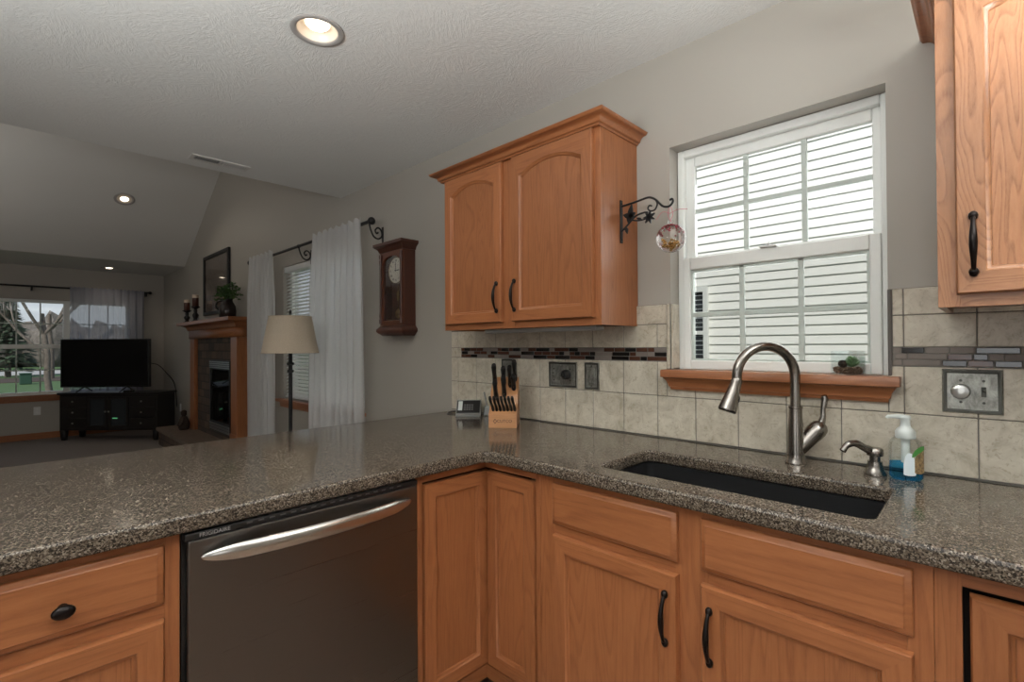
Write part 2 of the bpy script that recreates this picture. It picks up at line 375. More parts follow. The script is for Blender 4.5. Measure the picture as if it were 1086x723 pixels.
    def _one(s, name, mats, parent=None, smooth=50, local=False):
        bmesh.ops.remove_doubles(s.bm, verts=s.bm.verts, dist=1e-6)
        bmesh.ops.recalc_face_normals(s.bm, faces=s.bm.faces)
        me = bpy.data.meshes.new(name); s.bm.to_mesh(me); s.bm.free()
        return link(name, me, mats, parent, smooth, local)
def link(name, me, mats, parent=None, smooth=50, local=False):
    for mm in (mats if isinstance(mats, (list, tuple)) else [mats]): me.materials.append(mm)
    if not smooth: me.polygons.foreach_set('use_smooth', [False] * len(me.polygons))
    else:
        fl = [False] * len(me.polygons); me.polygons.foreach_get('use_smooth', fl); me.set_sharp_from_angle(angle=math.radians(smooth)); me.polygons.foreach_set('use_smooth', fl)
    o = bpy.data.objects.new(name, me); COL.objects.link(o)
    if parent is not None:
        o.parent = parent; WM[o] = WM[parent]
        if not local: me.transform(WM[parent].inverted())
    else: WM[o] = Matrix.Identity(4)
    return o
def struct(o): o['kind'] = 'structure'; return o
def plate(outer, holes, fn, d0, d1, name, mats, parent=None):
    """flat slab with holes: outline (u,v) mapped by fn(u,v,d)"""
    mb = MB(); loops = [outer] + holes
    flat = [p for L in loops for p in L]
    tri = geometry.tessellate_polygon([[Vector((u, v, 0)) for u, v in L] for L in loops])
    va = [mb.bm.verts.new(fn(u, v, d0)) for u, v in flat]; vb = [mb.bm.verts.new(fn(u, v, d1)) for u, v in flat]
    for t in tri:
        try: mb.bm.faces.new([va[i] for i in t]); mb.bm.faces.new([vb[i] for i in reversed(t)])
        except ValueError: pass
    k = 0
    for L in loops:
        n = len(L)
        for i in range(n):
            j = (i + 1) % n; mb.bm.faces.new((va[k + i], va[k + j], vb[k + j], vb[k + i]))
        k += n
    bmesh.ops.dissolve_limit(mb.bm, angle_limit=0.01, verts=mb.bm.verts, edges=mb.bm.edges)
    return mb.build(name, mats, parent, smooth=0)
def text_mesh(body, size, ex=0.0003, align='CENTER'):
    cu = bpy.data.curves.new('lettering', 'FONT'); cu.body = body; cu.size = size; cu.extrude = ex; cu.align_x = align; cu.align_y = 'CENTER'; cu.resolution_u = 3
    o = bpy.data.objects.new('lettering', cu); COL.objects.link(o)
    dg = bpy.context.evaluated_depsgraph_get(); me = bpy.data.meshes.new_from_object(o.evaluated_get(dg))
    bpy.data.objects.remove(o); bpy.data.curves.remove(cu); return me
def lettering(body, size, origin, u, v, mats, parent, local=False, name='lettering', align='CENTER', ex=0.0003):
    me = text_mesh(body, size, ex, align); me.materials.clear(); u = Vector(u).normalized(); v = Vector(v).normalized(); w = u.cross(v)
    mm = Matrix((u, v, w)).transposed().to_4x4(); mm.translation = Vector(origin); me.transform(mm)
    return link(name, me, mats, parent, 0, local)
def curve2d_slab(loops, z0, z1, bev, name):
    cu = bpy.data.curves.new(name, 'CURVE'); cu.dimensions = '2D'; cu.fill_mode = 'BOTH'
    cu.extrude = (z1 - z0) / 2 - bev; cu.bevel_depth = bev; cu.bevel_resolution = 3; cu.offset = -bev
    for L in loops:
        sp = cu.splines.new('POLY'); sp.points.add(len(L) - 1); sp.use_cyclic_u = True
        for p, q in zip(sp.points, L): p.co = (*q, 0, 1)
    o = bpy.data.objects.new(name, cu); COL.objects.link(o)
    dg = bpy.context.evaluated_depsgraph_get(); me = bpy.data.meshes.new_from_object(o.evaluated_get(dg))
    bpy.data.objects.remove(o); bpy.data.curves.remove(cu); me.materials.clear()
    me.transform(Matrix.Translation((0, 0, (z0 + z1) / 2))); return me
def rrect(x0, y0, x1, y1, r, n=6):
    out = []
    for cx, cy, a0 in ((x1 - r, y1 - r, 0), (x0 + r, y1 - r, PI / 2), (x0 + r, y0 + r, PI), (x1 - r, y0 + r, 1.5 * PI)):
        for k in range(n + 1): a = a0 + PI / 2 * k / n; out.append((cx + r * math.cos(a), cy + r * math.sin(a)))
    return out
def bez(pts, n=24):
    """Catmull-Rom through pts"""
    P_ = [Vector(p) for p in pts]; P_ = [P_[0] * 2 - P_[1]] + P_ + [P_[-1] * 2 - P_[-2]]; out = []; k = len(P_) - 3
    for i in range(n + 1):
        t = i / n * k; j = min(int(t), k - 1); t -= j; a, b, c, d = P_[j:j + 4]
        out.append(0.5 * ((2 * b) + (c - a) * t + (2 * a - 5 * b + 4 * c - d) * t * t + (3 * b - a - 3 * c + d) * t ** 3))
    return out

# ------------------------------------------------------------------ dimensions
D = 1.81; T = 1.799; KC = 2.423; KY = 3.59; YB = 9.65; FZ = 2.44; SY = 8.32; SL = 0.566
RY = (KY + SY) / 2; RZ = FZ + SL * (SY - RY); XL = -4.0; YFr = -2.8
fX = lambda u, v, d: Vector((d, u, v))          # plane facing X: u=y v=z
fY = lambda u, v, d: Vector((u, d, v))

# ------------------------------------------------------------------ room shell
struct(MB().box(XL, YFr, -0.1, D, 2.05, 0).build('floor', FLOORT, smooth=0))
struct(MB().box(XL, 2.05, -0.1, D, YB, 0).build('floor_carpet', CARPET, smooth=0))
W1 = (0.216, 1.15, 0.894, 2.048); W2 = (3.30, 0.80, 4.72, 2.02)
hole = lambda q: [(q[0], q[1]), (q[2], q[1]), (q[2], q[3]), (q[0], q[3])]
outer = [(YFr, -0.1), (YB + 0.12, -0.1), (YB + 0.12, FZ + 0.1), (SY, FZ + 0.1), (RY, RZ + 0.1), (KY, FZ + 0.1), (YFr, FZ + 0.1)]
struct(plate(outer, [hole(W1), hole(W2)], fX, D, D + 0.13, 'wall_right', WALL))
W3 = (-0.92, 0.62, 1.37, 1.97)
struct(plate([(XL, -0.1), (D, -0.1), (D, FZ + 0.1), (XL, FZ + 0.1)], [hole(W3)], fY, YB, YB + 0.12, 'wall_back', WALL))
struct(MB().box(XL - 0.1, YFr, -0.1, XL, YB + 0.12, 4.0).build('wall_left', WALL, smooth=0))
struct(MB().box(XL, YFr - 0.1, -0.1, D + 0.1, YFr, FZ + 0.1).build('wall_front', WALL, smooth=0))
LC = (0.787, 1.735); LR = 0.072
struct(plate([(XL, YFr), (D, YFr), (D, KY), (XL, KY)], [[(LC[0] + LR * math.cos(2 * PI * k / 40), LC[1] + LR * math.sin(2 * PI * k / 40)) for k in range(40)]], lambda u, v, d: Vector((u, v, d)), KC, KC + 0.1, 'ceiling', CEIL))
struct(MB().prism([(KY, KC + 0.02), (RY, RZ), (SY, FZ), (SY, FZ + 0.1), (RY, RZ + 0.1), (KY, KC + 0.13)], lambda u, v, d: Vector((d, u, v)), XL, D).build('ceiling_vault', VAULT, smooth=0))
struct(MB().box(XL, SY, FZ, D, YB, FZ + 0.1).build('ceiling_soffit', VAULT, smooth=0))
struct(MB().box(XL, YB - 0.014, 0, D, YB, 0.09, 0.004).build('baseboard_back', OAKX))
struct(MB().box(D - 0.014, 7.95, 0, D, YB - 0.014, 0.09, 0.004).build('baseboard_right', OAKY))

# ------------------------------------------------------------------ windows (structure)
def muntins(mb, fn, u0, u1, v0, v1, nu, nv, w, d0, d1):
    for i in range(1, nu): u = u0 + (u1 - u0) * i / nu; a, b_ = fn(u - w / 2, v0, d0), fn(u + w / 2, v1, d1); mb.box(min(a.x, b_.x), min(a.y, b_.y), v0, max(a.x, b_.x), max(a.y, b_.y), v1, 0.002)
    for j in range(1, nv): v = v0 + (v1 - v0) * j / nv; a, b_ = fn(u0, v - w / 2, d0 + 0.001), fn(u1, v + w / 2, d1 + 0.001); mb.box(min(a.x, b_.x), min(a.y, b_.y), v - w / 2, max(a.x, b_.x), max(a.y, b_.y), v + w / 2, 0.002)
def ring(mb, fn, o, i, d0, d1, bev=0.004):
    """rectangular frame: o,i = (u0,v0,u1,v1)"""
    for (a0, b0, a1, b1) in ((o[0], o[1], i[0], o[3]), (i[2], o[1], o[2], o[3]), (i[0], o[1], i[2], i[1]), (i[0], i[3], i[2], o[3])):
        p, q = fn(a0, b0, d0), fn(a1, b1, d1)
        mb.box(min(p.x, q.x), min(p.y, q.y), b0, max(p.x, q.x), max(p.y, q.y), b1, bev)
w1 = thing('window_1', None, None, (D, 0.555, 1.15), kind='structure')
mb = MB(); ring(mb, fX, (0.217, 1.151, 0.893, 2.047), (0.238, 1.19, 0.868, 2.018), 1.875, 1.94); mb.build('window_frame', WHITE, w1)
mb = MB(); ring(mb, fX, (0.236, 1.585, 0.870, 2.02), (0.262, 1.628, 0.834, 1.980), 1.900, 1.925); mb.build('upper_sash', WHITE, w1)
mb = MB(); muntins(mb, fX, 0.262, 0.834, 1.628, 1.980, 3, 2, 0.018, 1.905, 1.915); mb.build('muntin', MUNTIN, w1)
mb = MB().box(1.916, 0.262, 1.628, 1.919, 0.834, 1.980); mb.build('glass_pane', GLASS, w1, smooth=0)
mb = MB(); ring(mb, fX, (0.238, 1.182, 0.868, 1.618), (0.268, 1.218, 0.842, 1.570), 1.868, 1.898); mb.build('lower_sash', WHITE, w1)
mb = MB(); ring(mb, fX, (0.267, 1.217, 0.843, 1.571), (0.276, 1.224, 0.834, 1.560), 1.876, 1.896, 0.001); mb.build('glazing_bead', MUNTIN, w1)
mb = MB(); muntins(mb, fX, 0.268, 0.842, 1.218, 1.570, 3, 2, 0.018, 1.876, 1.886); mb.build('muntin', MUNTIN, w1)
mb = MB().box(1.887, 0.268, 1.218, 1.890, 0.842, 1.570); mb.build('glass_pane', GLASS, w1, smooth=0)
mb = MB().box(1.926, 0.262, 1.2, 1.927, 0.842, 1.60); mb.build('insect_screen', SCREEN, w1, smooth=0)
mb = MB().box(1.858, 0.53, 1.618, 1.89, 0.585, 1.626, 0.003); mb.sphere((1.862, 0.556, 1.63), 0.007); mb.build('sash_lock', WHITEP, w1)
# wooden sill with a cove apron
def rect_levels(mb, levels, x1, mi=0):
    mb.loft([[Vector((x1, y1, z)), Vector((x0, y1, z)), Vector((x0, y0, z)), Vector((x1, y0, z))] for z, x0, y0, y1 in levels], mi=mi)
mb = MB()
lv = [(1.107, 1.788, 0.216, 0.886), (1.118, 1.786, 0.214, 0.888), (1.119, 1.782, 0.210, 0.892)]
for k in range(9):
    a = k / 8 * PI / 2; lv.append((1.119 + 0.034 * k / 8, 1.782 - 0.016 * (1 - math.cos(a)), 0.210 - 0.016 * (1 - math.cos(a)), 0.892 + 0.016 * (1 - math.cos(a))))
lv += [(1.155, 1.758, 0.186, 0.914), (1.180, 1.758, 0.186, 0.914), (1.183, 1.761, 0.189, 0.911)]
rect_levels(mb, lv, T - 0.001); mb.box(T - 0.002, 0.218, 1.153, 1.874, 0.885, 1.182); mb.build('window_sill', OAKY, w1)

# ------------------------------------------------------------------ tiled backsplash (structure)
joints = [0.0265 + 0.1535 * k for k in range(-5, 16)]
tb = MB()
tb.box(T + 0.003, -0.60, 0.9145, D, 2.236, 1.108); tb.box(T + 0.003, -0.60, 1.108, D, 0.216, 1.437); tb.box(T + 0.003, 0.894, 1.108, D, 2.236, 1.437)
tb.box(T + 0.003, 0.216, 1.108, D, 0.894, 1.15)
G = 0.0028
def tiles(y0, y1, z0, z1):
    e = [y0] + [j for j in joints if y0 + 0.012 < j < y1 - 0.012] + [y1]
    for a, b_ in zip(e[:-1], e[1:]):
        tb.box(T + random.uniform(0, 0.0006), a + G / 2, z0 + G / 2, T + 0.006, b_ - G / 2, z1 - G / 2, 0.0016, 1, 1)
tiles(-0.60, 2.236, 0.917, 1.078); tiles(-0.60, 0.216, 1.078, 1.213); tiles(0.907, 2.236, 1.078, 1.213); tiles(0.216, 0.907, 1.078, 1.15)
tiles(-0.60, 0.206, 1.2675, 1.3595); tiles(0.907, 2.236, 1.2675, 1.3595)
tiles(-0.60, 0.206, 1.3595, 1.437); tb.box(T, 0.908, 1.361, T + 0.006, 1.06, 1.4355, 0.0016, 1, 1)
tiles(2.15, 2.236, 1.213, 1.2675)
tb.box(T - 0.001, 0.8945, 1.185, T + 0.008, 0.9065, 1.437, 0.003, 1); tb.box(T - 0.002, 0.2065, 1.185, T + 0.008, 0.2165, 1.437, 0.003, 5)
for z0, z1 in ((1.186, 1.437),): tb.box(T + 0.010, 0.886, z0, 1.866, 0.8938, z1, 0.0016, 1, 1)
def mosaic(y0, y1, weights):
    h = 0.0152
    for r in range(3):
        z = 1.2155 + r * (h + 0.0024); y = y0; last = -1
        while y < y1 - 0.004:
            L = random.choice((0.03, 0.052, 0.052, 0.085)); e = min(y + L, y1)
            mi = random.choices((2, 3, 4), weights)[0]
            if mi == last == 2: mi = random.choice((3, 4))
            last = mi
            tb.box(T + (0.0 if mi == 2 else 0.0012), y + 0.0014, z, T + 0.006, e - 0.0014, z + h, 0.0012 if mi == 2 else 0.001, mi, 1); y = e
mosaic(0.908, 2.15, (4, 3, 3)); mosaic(-0.60, 0.206, (2.2, 0.25, 4))
struct(tb.build('wall_backsplash', [GROUT, TILE, MOS_BLACK, MOS_BROWN, MOS_GREY, mat('dark_pencil_trim', (0.10, 0.085, 0.075), 0.4)], smooth=50))

# ------------------------------------------------------------------ cabinet helpers
def door(parent, name, O, U, N, w, h, mats, fw=0.047, arch=0.0, t=0.019, label=None):
    """frame-and-panel door; mats = (stile, rail, panel)"""
    O, U, N = Vector(O), Vector(U), Vector(N); Zv = Vector((0, 0, 1)); n = 20 if arch else 1
    def loop(ins, d, ar):
        top = h - ins; pts = [(ins, ins), (w - ins, ins)]
        for k in range(n + 1):
            q = k / n; u = (w - ins) + (2 * ins - w) * q
            s_ = min(max((q - 0.03) / 0.94, 0), 1); rise = 1 - (2 * s_ - 1) ** 2
            pts.append((u, top - (ar * (1 - rise ** 0.8) if ar else 0)))
        return [O + U * u + Zv * v + N * d for u, v in pts]
    L = [loop(0, 0, 0), loop(0, t - 0.005, 0), loop(0.0035, t, 0), loop(fw, t, arch), loop(fw + 0.0025, t - 0.004, arch), loop(fw + 0.009, t - 0.006, arch), loop(fw + 0.011, t - 0.011, arch)]
    m_ = len(L[0]); mb = MB()
    mb.loft(L, True, False, mfn=lambda i: 0 if i in (1, m_ - 1) else 1)
    dr = mb.build(name, [mats[0], mats[1]], parent)
    pb = MB(); pb.loft([loop(fw + 0.009, t - 0.016, arch), loop(fw + 0.009, t - 0.0105, arch)]); pb.build('panel', mats[2], dr)
    return dr
def drawer(parent, O, U, N, w, h, m_, t=0.019):
    O, U, N = Vector(O), Vector(U), Vector(N); Zv = Vector((0, 0, 1))
    lp = lambda i, d: [O + U * a + Zv * b_ + N * d for a, b_ in ((i, i), (w - i, i), (w - i, h - i), (i, h - i))]
    return MB().loft([lp(0, 0), lp(0, t - 0.009), lp(0.003, t - 0.006), lp(0.011, t - 0.004), lp(0.014, t)]).build('drawer', m_, parent)
def pull(parent, C, N, length=0.122, ax=(0, 0, 1)):
    """arched bronze pull with flared feet, centred on C on the door face"""
    C, N, A = Vector(C), Vector(N), Vector(ax); h = length / 2; mb = MB()
    path = [C - A * h + N * 0.003, C - A * h * 0.86 + N * 0.014, C - A * h * 0.45 + N * 0.024, C + N * 0.027, C + A * h * 0.45 + N * 0.024, C + A * h * 0.86 + N * 0.014, C + A * h + N * 0.003]
    pts = bez(path, 24); rs = [0.0042 + 0.0035 * math.exp(-((i / 24 - 0.5) / 0.2) ** 2) for i in range(25)]
    mb.tube(pts, rs, 10)
    for s_ in (-1, 1):
        e = C + A * h * s_; mb.sphere(e + N * 0.006, 0.0088, sc=(1, 1, 1.25), n=12); mb.lathe([(0.006, 0.0), (0.006, 0.006)], e, N, 10)
    return mb.build('handle', BRONZE, parent)
V3 = Vector
ny, nx = (0, -1, 0), (-1, 0, 0)
FX = 1.20; FYc = 1.30          # face frame planes
# --- dishwasher-side drawer cabinet
c = thing('drawer_base_cabinet', 'oak base cabinet with black-knobbed drawer, left of the dishwasher', 'cabinet', (0.07, 1.6, 0))
mb = MB(); X0, X1 = -0.13, 0.273
mb.box(X1 - 0.028, FYc, 0.10, X1, FYc + 0.02, 0.872, 0.001, 0); mb.box(X0, FYc, 0.10, X0 + 0.028, FYc + 0.02, 0.872, 0.001, 0)
for z0, z1 in ((0.845, 0.872), (0.69, 0.735), (0.10, 0.14)): mb.box(X0 + 0.028, FYc, z0, X1 - 0.028, FYc + 0.02, z1, 0, 1)
mb.box(X0, FYc + 0.02, 0.10, X0 + 0.018, 1.90, 0.872); mb.box(X1 - 0.018, FYc + 0.02, 0.10, X1, 1.90, 0.872); mb.box(X0 + 0.018, FYc + 0.02, 0.10, X1 - 0.018, 1.90, 0.12); mb.box(X0, 1.90, 0.0, X1, 1.915, 0.872)
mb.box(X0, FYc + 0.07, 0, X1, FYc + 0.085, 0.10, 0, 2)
mb.build('body', [OAKZ, OAKX, TOE], c, smooth=0)
d_ = drawer(c, (-0.11, FYc, 0.725), (1, 0, 0), ny, 0.352, 0.127, OAKX)
mb = MB(); mb.lathe([(0.009, 0), (0.007, 0.010), (0.008, 0.016)], (0.079, FYc - 0.019, 0.782), ny, 14); mb.sphere((0.079, FYc - 0.019 - 0.022, 0.782), 0.0135, sc=(1.35, 0.75, 0.98), n=18); mb.build('knob', BRONZE, d_)
door(c, 'door', (-0.11, FYc, 0.125), (1, 0, 0), ny, 0.352, 0.567, (OAKZ, OAKX, OAKZ))

# --- dishwasher
dw = thing('dishwasher', 'stainless steel dishwasher with bowed bar handle under the peninsula', 'dishwasher', (0.59, 1.6, 0))
mb = MB(); mb.box(0.2765, FYc + 0.005, 0.02, 0.896, 1.88, 0.868); mb.build('body', BLACKP, dw, smooth=0)
mb = MB(); YD = FYc - 0.018
prof = [(0.10, 0.0), (0.105, -0.004), (0.84, -0.004), (0.846, -0.001), (0.848, 0.018)]
mb.box(0.285, YD, 0.11, 0.895, FYc + 0.005, 0.848, 0.004, seg=3); mb.build('door_panel', STEEL, dw)
mb = MB(); mb.box(0.278, YD - 0.001, 0.849, 0.895, FYc + 0.004, 0.8655, 0.003)
con = mb.build('control_strip', BLACKP, dw)
mb = MB()
for k in range(17): mb.box(0.405 + k * 0.026, YD + 0.001, 0.8655, 0.420 + k * 0.026, YD + 0.008, 0.8668, 0.0003)

for k in range(17): mb.box(0.405 + k * 0.026, YD - 0.0022, 0.8575, 0.418 + k * 0.026, YD - 0.0008, 0.8605, 0.0003)
mb.build('button', mat('grey_button', (0.11, 0.11, 0.11), 0.4), con)
lettering('FRIGIDAIRE', 0.0125, (0.338, YD - 0.0013, 0.857), (1, 0, 0), (0, 0, 1), LBRICK, con)
mb = MB(); loops = []
for i in range(33):
    q = i / 32; x = 0.308 + 0.562 * (0.5 - 0.5 * math.cos(PI * q));  q = 0.5 - 0.5 * math.cos(PI * q); bow = math.sin(PI * q) ** 0.75; y = YD - 0.004 - 0.052 * bow; z = 0.808 + 0.004 * math.sin(PI * q)
    en = min(1, max(0, math.sin(PI * q)) * 2.6) ** 0.5; hz = 0.002 + 0.0185 * en; hy = 0.002 + 0.0085 * en
    loops.append([V3((x, y + hy * math.cos(a), z + hz * math.sin(a))) for a in [2 * PI * k / 16 for k in range(16)]])
mb.loft(loops); mb.build('handle', HANDLE, dw)

# --- corner cabinet (inside corner, two hinged doors)
c = thing('corner_base_cabinet', 'oak corner base cabinet with two narrow doors meeting at an inside corner', 'cabinet', (1.5, 1.6, 0))
mb = MB()
mb.box(0.899, FYc, 0.10, 0.925, FYc + 0.02, 0.872, 0.001, 0); mb.box(FX, 1.043, 0.10, FX + 0.02, 1.062, 0.872, 0.001, 0)
mb.box(0.925, FYc, 0.846, FX + 0.02, FYc + 0.02, 0.872, 0, 1); mb.box(FX, 1.062, 0.846, FX + 0.02, FYc, 0.872, 0, 2)
mb.box(0.925, FYc, 0.10, FX + 0.02, FYc + 0.02, 0.145, 0, 1); mb.box(FX, 1.062, 0.10, FX + 0.02, FYc, 0.145, 0, 2)
mb.box(0.899, FYc + 0.02, 0.1, 0.915, 1.90, 0.872); mb.box(FX + 0.02, 1.043, 0.1, D - 0.012, 1.059, 0.872); mb.box(0.899, 1.90, 0.0, D - 0.012, 1.915, 0.872)
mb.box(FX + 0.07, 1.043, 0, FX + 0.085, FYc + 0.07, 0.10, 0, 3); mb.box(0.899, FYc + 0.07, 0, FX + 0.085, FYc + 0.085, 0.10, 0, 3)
mb.box(0.93, FYc + 0.05, 0.1, FX + 0.3, FYc + 0.06, 0.86, 0, 3)
mb.build('body', [OAKZ, OAKX, OAKY, TOE], c, smooth=0)
door(c, 'door', (0.931, FYc + 0.016, 0.150), (1, 0, 0), ny, FX - 0.931 + 0.012, 0.686, (OAKZ, OAKX, OAKZ), 0.045)
door(c, 'door', (FX + 0.016, FYc - 0.006, 0.150), (0, -1, 0), nx, FYc - 0.006 - 1.068, 0.686, (OAKZ, OAKY, OAKZ), 0.045)

# --- sink base
c = thing('sink_base_cabinet', 'oak sink base cabinet with two false drawer fronts over two doors', 'cabinet', (1.5, 0.56, 0))
mb = MB(); ya, yb = 0.081, 1.042
for a, b_ in ((ya, 0.120), (0.50, 0.585), (0.985, yb)): mb.box(FX, a, 0.10, FX + 0.02, b_, 0.872, 0.001, 0)
for a, b_ in ((0.12, 0.50), (0.585, 0.985)):
    for z0, z1 in ((0.842, 0.872), (0.685, 0.735), (0.10, 0.14)): mb.box(FX + 0.0005, a, z0, FX + 0.02, b_, z1, 0, 1)
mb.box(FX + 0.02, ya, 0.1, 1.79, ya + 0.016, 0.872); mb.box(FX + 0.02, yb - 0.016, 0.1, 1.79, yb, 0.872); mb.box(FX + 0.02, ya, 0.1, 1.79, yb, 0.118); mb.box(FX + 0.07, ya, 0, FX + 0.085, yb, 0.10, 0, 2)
mb.build('body', [OAKZ, OAKY, TOE], c, smooth=0)
dy = (0, -1, 0)
drawer(c, (FX, 0.985, 0.727), dy, nx, 0.409, 0.126, OAKY); drawer(c, (FX, 0.515, 0.727), dy, nx, 0.405, 0.126, OAKY)
d_ = door(c, 'door', (FX, 0.980, 0.125), dy, nx, 0.404, 0.570, (OAKZ, OAKY, OAKZ)); pull(d_, (FX - 0.019, 0.605, 0.581), nx)
d_ = door(c, 'door', (FX, 0.515, 0.125), dy, nx, 0.405, 0.570, (OAKZ, OAKY, OAKZ)); pull(d_, (FX - 0.019, 0.491, 0.579), nx)

# --- right-hand cabinet with inset door
c = thing('base_cabinet', 'oak base cabinet with dark-gapped inset door, right of the sink doors', 'cabinet', (1.5, -0.2, 0))
mb = MB(); ya, yb = -0.56, 0.0805
mb.box(FX, 0.042, 0.10, FX + 0.02, yb, 0.872, 0.001, 0); mb.box(FX, ya, 0.10, FX + 0.02, ya + 0.04, 0.872, 0.001, 0)
mb.box(FX + 0.0005, ya + 0.04, 0.842, FX + 0.02, 0.042, 0.872, 0, 1); mb.box(FX + 0.0005, ya + 0.04, 0.10, FX + 0.02, 0.042, 0.14, 0, 1)
mb.box(FX + 0.02, ya, 0.1, 1.79, ya + 0.016, 0.872); mb.box(FX + 0.02, yb - 0.014, 0.1, 1.79, yb, 0.872); mb.box(FX + 0.07, ya, 0, FX + 0.085, yb, 0.10, 0, 2)
mb.box(FX + 0.04, ya + 0.016, 0.10, FX + 0.05, yb - 0.014, 0.87, 0, 3)  # near-black sheet stands in for the shade behind the door gap
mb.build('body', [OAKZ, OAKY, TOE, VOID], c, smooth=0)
door(c, 'door', (FX + 0.012, 0.032, 0.145), dy, nx, 0.52, 0.686, (OAKZ, OAKY, OAKZ))

# ------------------------------------------------------------------ countertop + sink
pen = [(-0.16, 1.262)] + [(1.135 + 0.03 * math.sin(a), 1.232 + 0.03 * math.cos(a)) for a in [PI / 2 * k / 6 for k in range(7)]]
inner = [(1.165 - 0.03 * math.cos(a) , 1.262 - 0.03 + 0.03 * math.sin(a)) for a in []]
outl = [(-0.16, 1.262), (1.140, 1.262), (1.152, 1.258), (1.161, 1.249), (1.165, 1.237), (1.165, -0.58), (T - 0.001, -0.58), (T - 0.001, 2.19), (-0.16, 2.19)]
sinkhole = rrect(1.258, 0.180, 1.556, 0.856, 0.022)
me = curve2d_slab([outl, sinkhole], 0.874, 0.914, 0.009, 'countertop')
me.polygons.foreach_set('use_smooth', [True] * len(me.polygons))
ct = link('countertop', me, GRANITE, None, 40); tag(ct, 'speckled brown granite countertop running along the window wall and peninsula', 'countertop')
sk = thing('kitchen_sink', 'black undermount kitchen sink set into the granite below the window', 'sink', (1.407, 0.517, 0.66))
mb = MB(); q = lambda o, z: [V3((x, y, z)) for x, y in rrect(1.258 - o, 0.180 - o, 1.556 + o, 0.856 + o, 0.026 + o * 0.4)]
mb.loft([q(0.02, 0.655), q(0.02, 0.8735), q(-0.002, 0.8735), q(-0.004, 0.70), q(-0.012, 0.678), q(-0.035, 0.667)]); mb.build('basin', SINKM, sk)
mb = MB(); mb.lathe([(0.045, 0.667), (0.045, 0.670), (0.036, 0.670), (0.033, 0.668)], (1.41, 0.52, 0), n=28); mb.build('drain', CHROME, sk)

# ------------------------------------------------------------------ faucet and dispenser
fc = thing('kitchen_faucet', 'brushed nickel gooseneck faucet with pull-down spray head behind the sink', 'faucet', (1.689, 0.432, 0.914))
mb = MB(); B = V3((1.689, 0.432, 0.914)); A = math.radians(40); sd_ = V3((-math.cos(A), math.sin(A), 0)); Zu = V3((0, 0, 1))
mb.lathe([(0.029, 0.0005), (0.029, 0.004), (0.025, 0.010), (0.0235, 0.03), (0.022, 0.10), (0.0185, 0.14), (0.0180, 0.168)], B, n=28)
mb.lathe([(0.0195, 0.168), (0.0200, 0.171), (0.0195, 0.174)], B, n=28)
body = mb.build('body', NICKEL, fc)
mb = MB(); R = 0.094; z0 = 0.265; pts = [B + Zu * 0.16, B + Zu * 0.21] + [B + sd_ * (R - R * math.cos(t)) + Zu * (z0 + R * math.sin(t)) for t in [PI * k / 22 * 1.03 for k in range(23)]]
mb.tube(pts, 0.0145, 18, upv=sd_); mb.build('spout', NICKEL, fc)
e = pts[-1]; dn = (pts[-1] - pts[-2]).normalized(); dn = (dn + sd_ * 0.38).normalized()
mb = MB(); mb.lathe([(0.0155, -0.004), (0.0165, 0.0), (0.0165, 0.006), (0.0160, 0.012), (0.018, 0.03), (0.022, 0.062), (0.0265, 0.092), (0.0265, 0.097), (0.023, 0.100)], e, dn, 24)
sp = mb.build('spray_head', NICKEL, fc)
mb = MB(); c0 = e + dn * 0.058 - sd_ * 0.021; mb.sphere(c0, 0.010, sc=(0.7, 0.7, 1.5), n=12); mb.build('spray_button', BLACKP, sp)
bd = V3((0.30, -0.45, 0.80)).normalized(); bd = V3((0.42, -0.44, 0.62)).normalized(); h0 = B + Zu * 0.035
mb = MB(); mb.lathe([(0.021, 0.0), (0.0225, 0.03), (0.0245, 0.062), (0.0265, 0.078), (0.0270, 0.094), (0.024, 0.108), (0.016, 0.117), (0.012, 0.119)], h0, bd, 24); ha = mb.build('handle_hub', NICKEL, fc)
mb = MB(); l0 = h0 + bd * 0.108; mb.tube([l0, l0 + Zu * 0.02 + bd * 0.012, l0 + Zu * 0.045 + bd * 0.012, l0 + Zu * 0.075 + bd * 0.013 + V3((0.004, -0.004, 0)), l0 + Zu * 0.083 + bd * 0.016], [0.012, 0.008, 0.0075, 0.0105, 0.008], 14); mb.build('lever', NICKEL, ha)
sdn = thing('soap_dispenser', 'small brushed nickel soap dispenser pump right of the faucet', 'soap dispenser', (1.688, 0.235, 0.914))
mb = MB(); mb.lathe([(0.027, 0.0005), (0.027, 0.006), (0.022, 0.016), (0.018, 0.030), (0.0175, 0.038)], (1.688, 0.235, 0.914)); mb.build('base', NICKEL, sdn)
mb = MB(); mb.lathe([(0.013, 0.038), (0.013, 0.052), (0.0195, 0.054), (0.0205, 0.062), (0.0195, 0.072), (0.016, 0.075)], (1.688, 0.235, 0.914))
o = V3((1.688, 0.235, 0.914)); s2 = V3((-0.75, 0.66, 0)).normalized()
mb.tube(bez([o + Zu * 0.063, o + s2 * 0.03 + Zu * 0.075, o + s2 * 0.055 + Zu * 0.088, o + s2 * 0.080 + Zu * 0.085, o + s2 * 0.095 + Zu * 0.068], 16), [0.0115] * 4 + [0.010] * 5 + [0.009] * 4 + [0.008] * 4, 12); mb.build('pump_head', NICKEL, sdn)

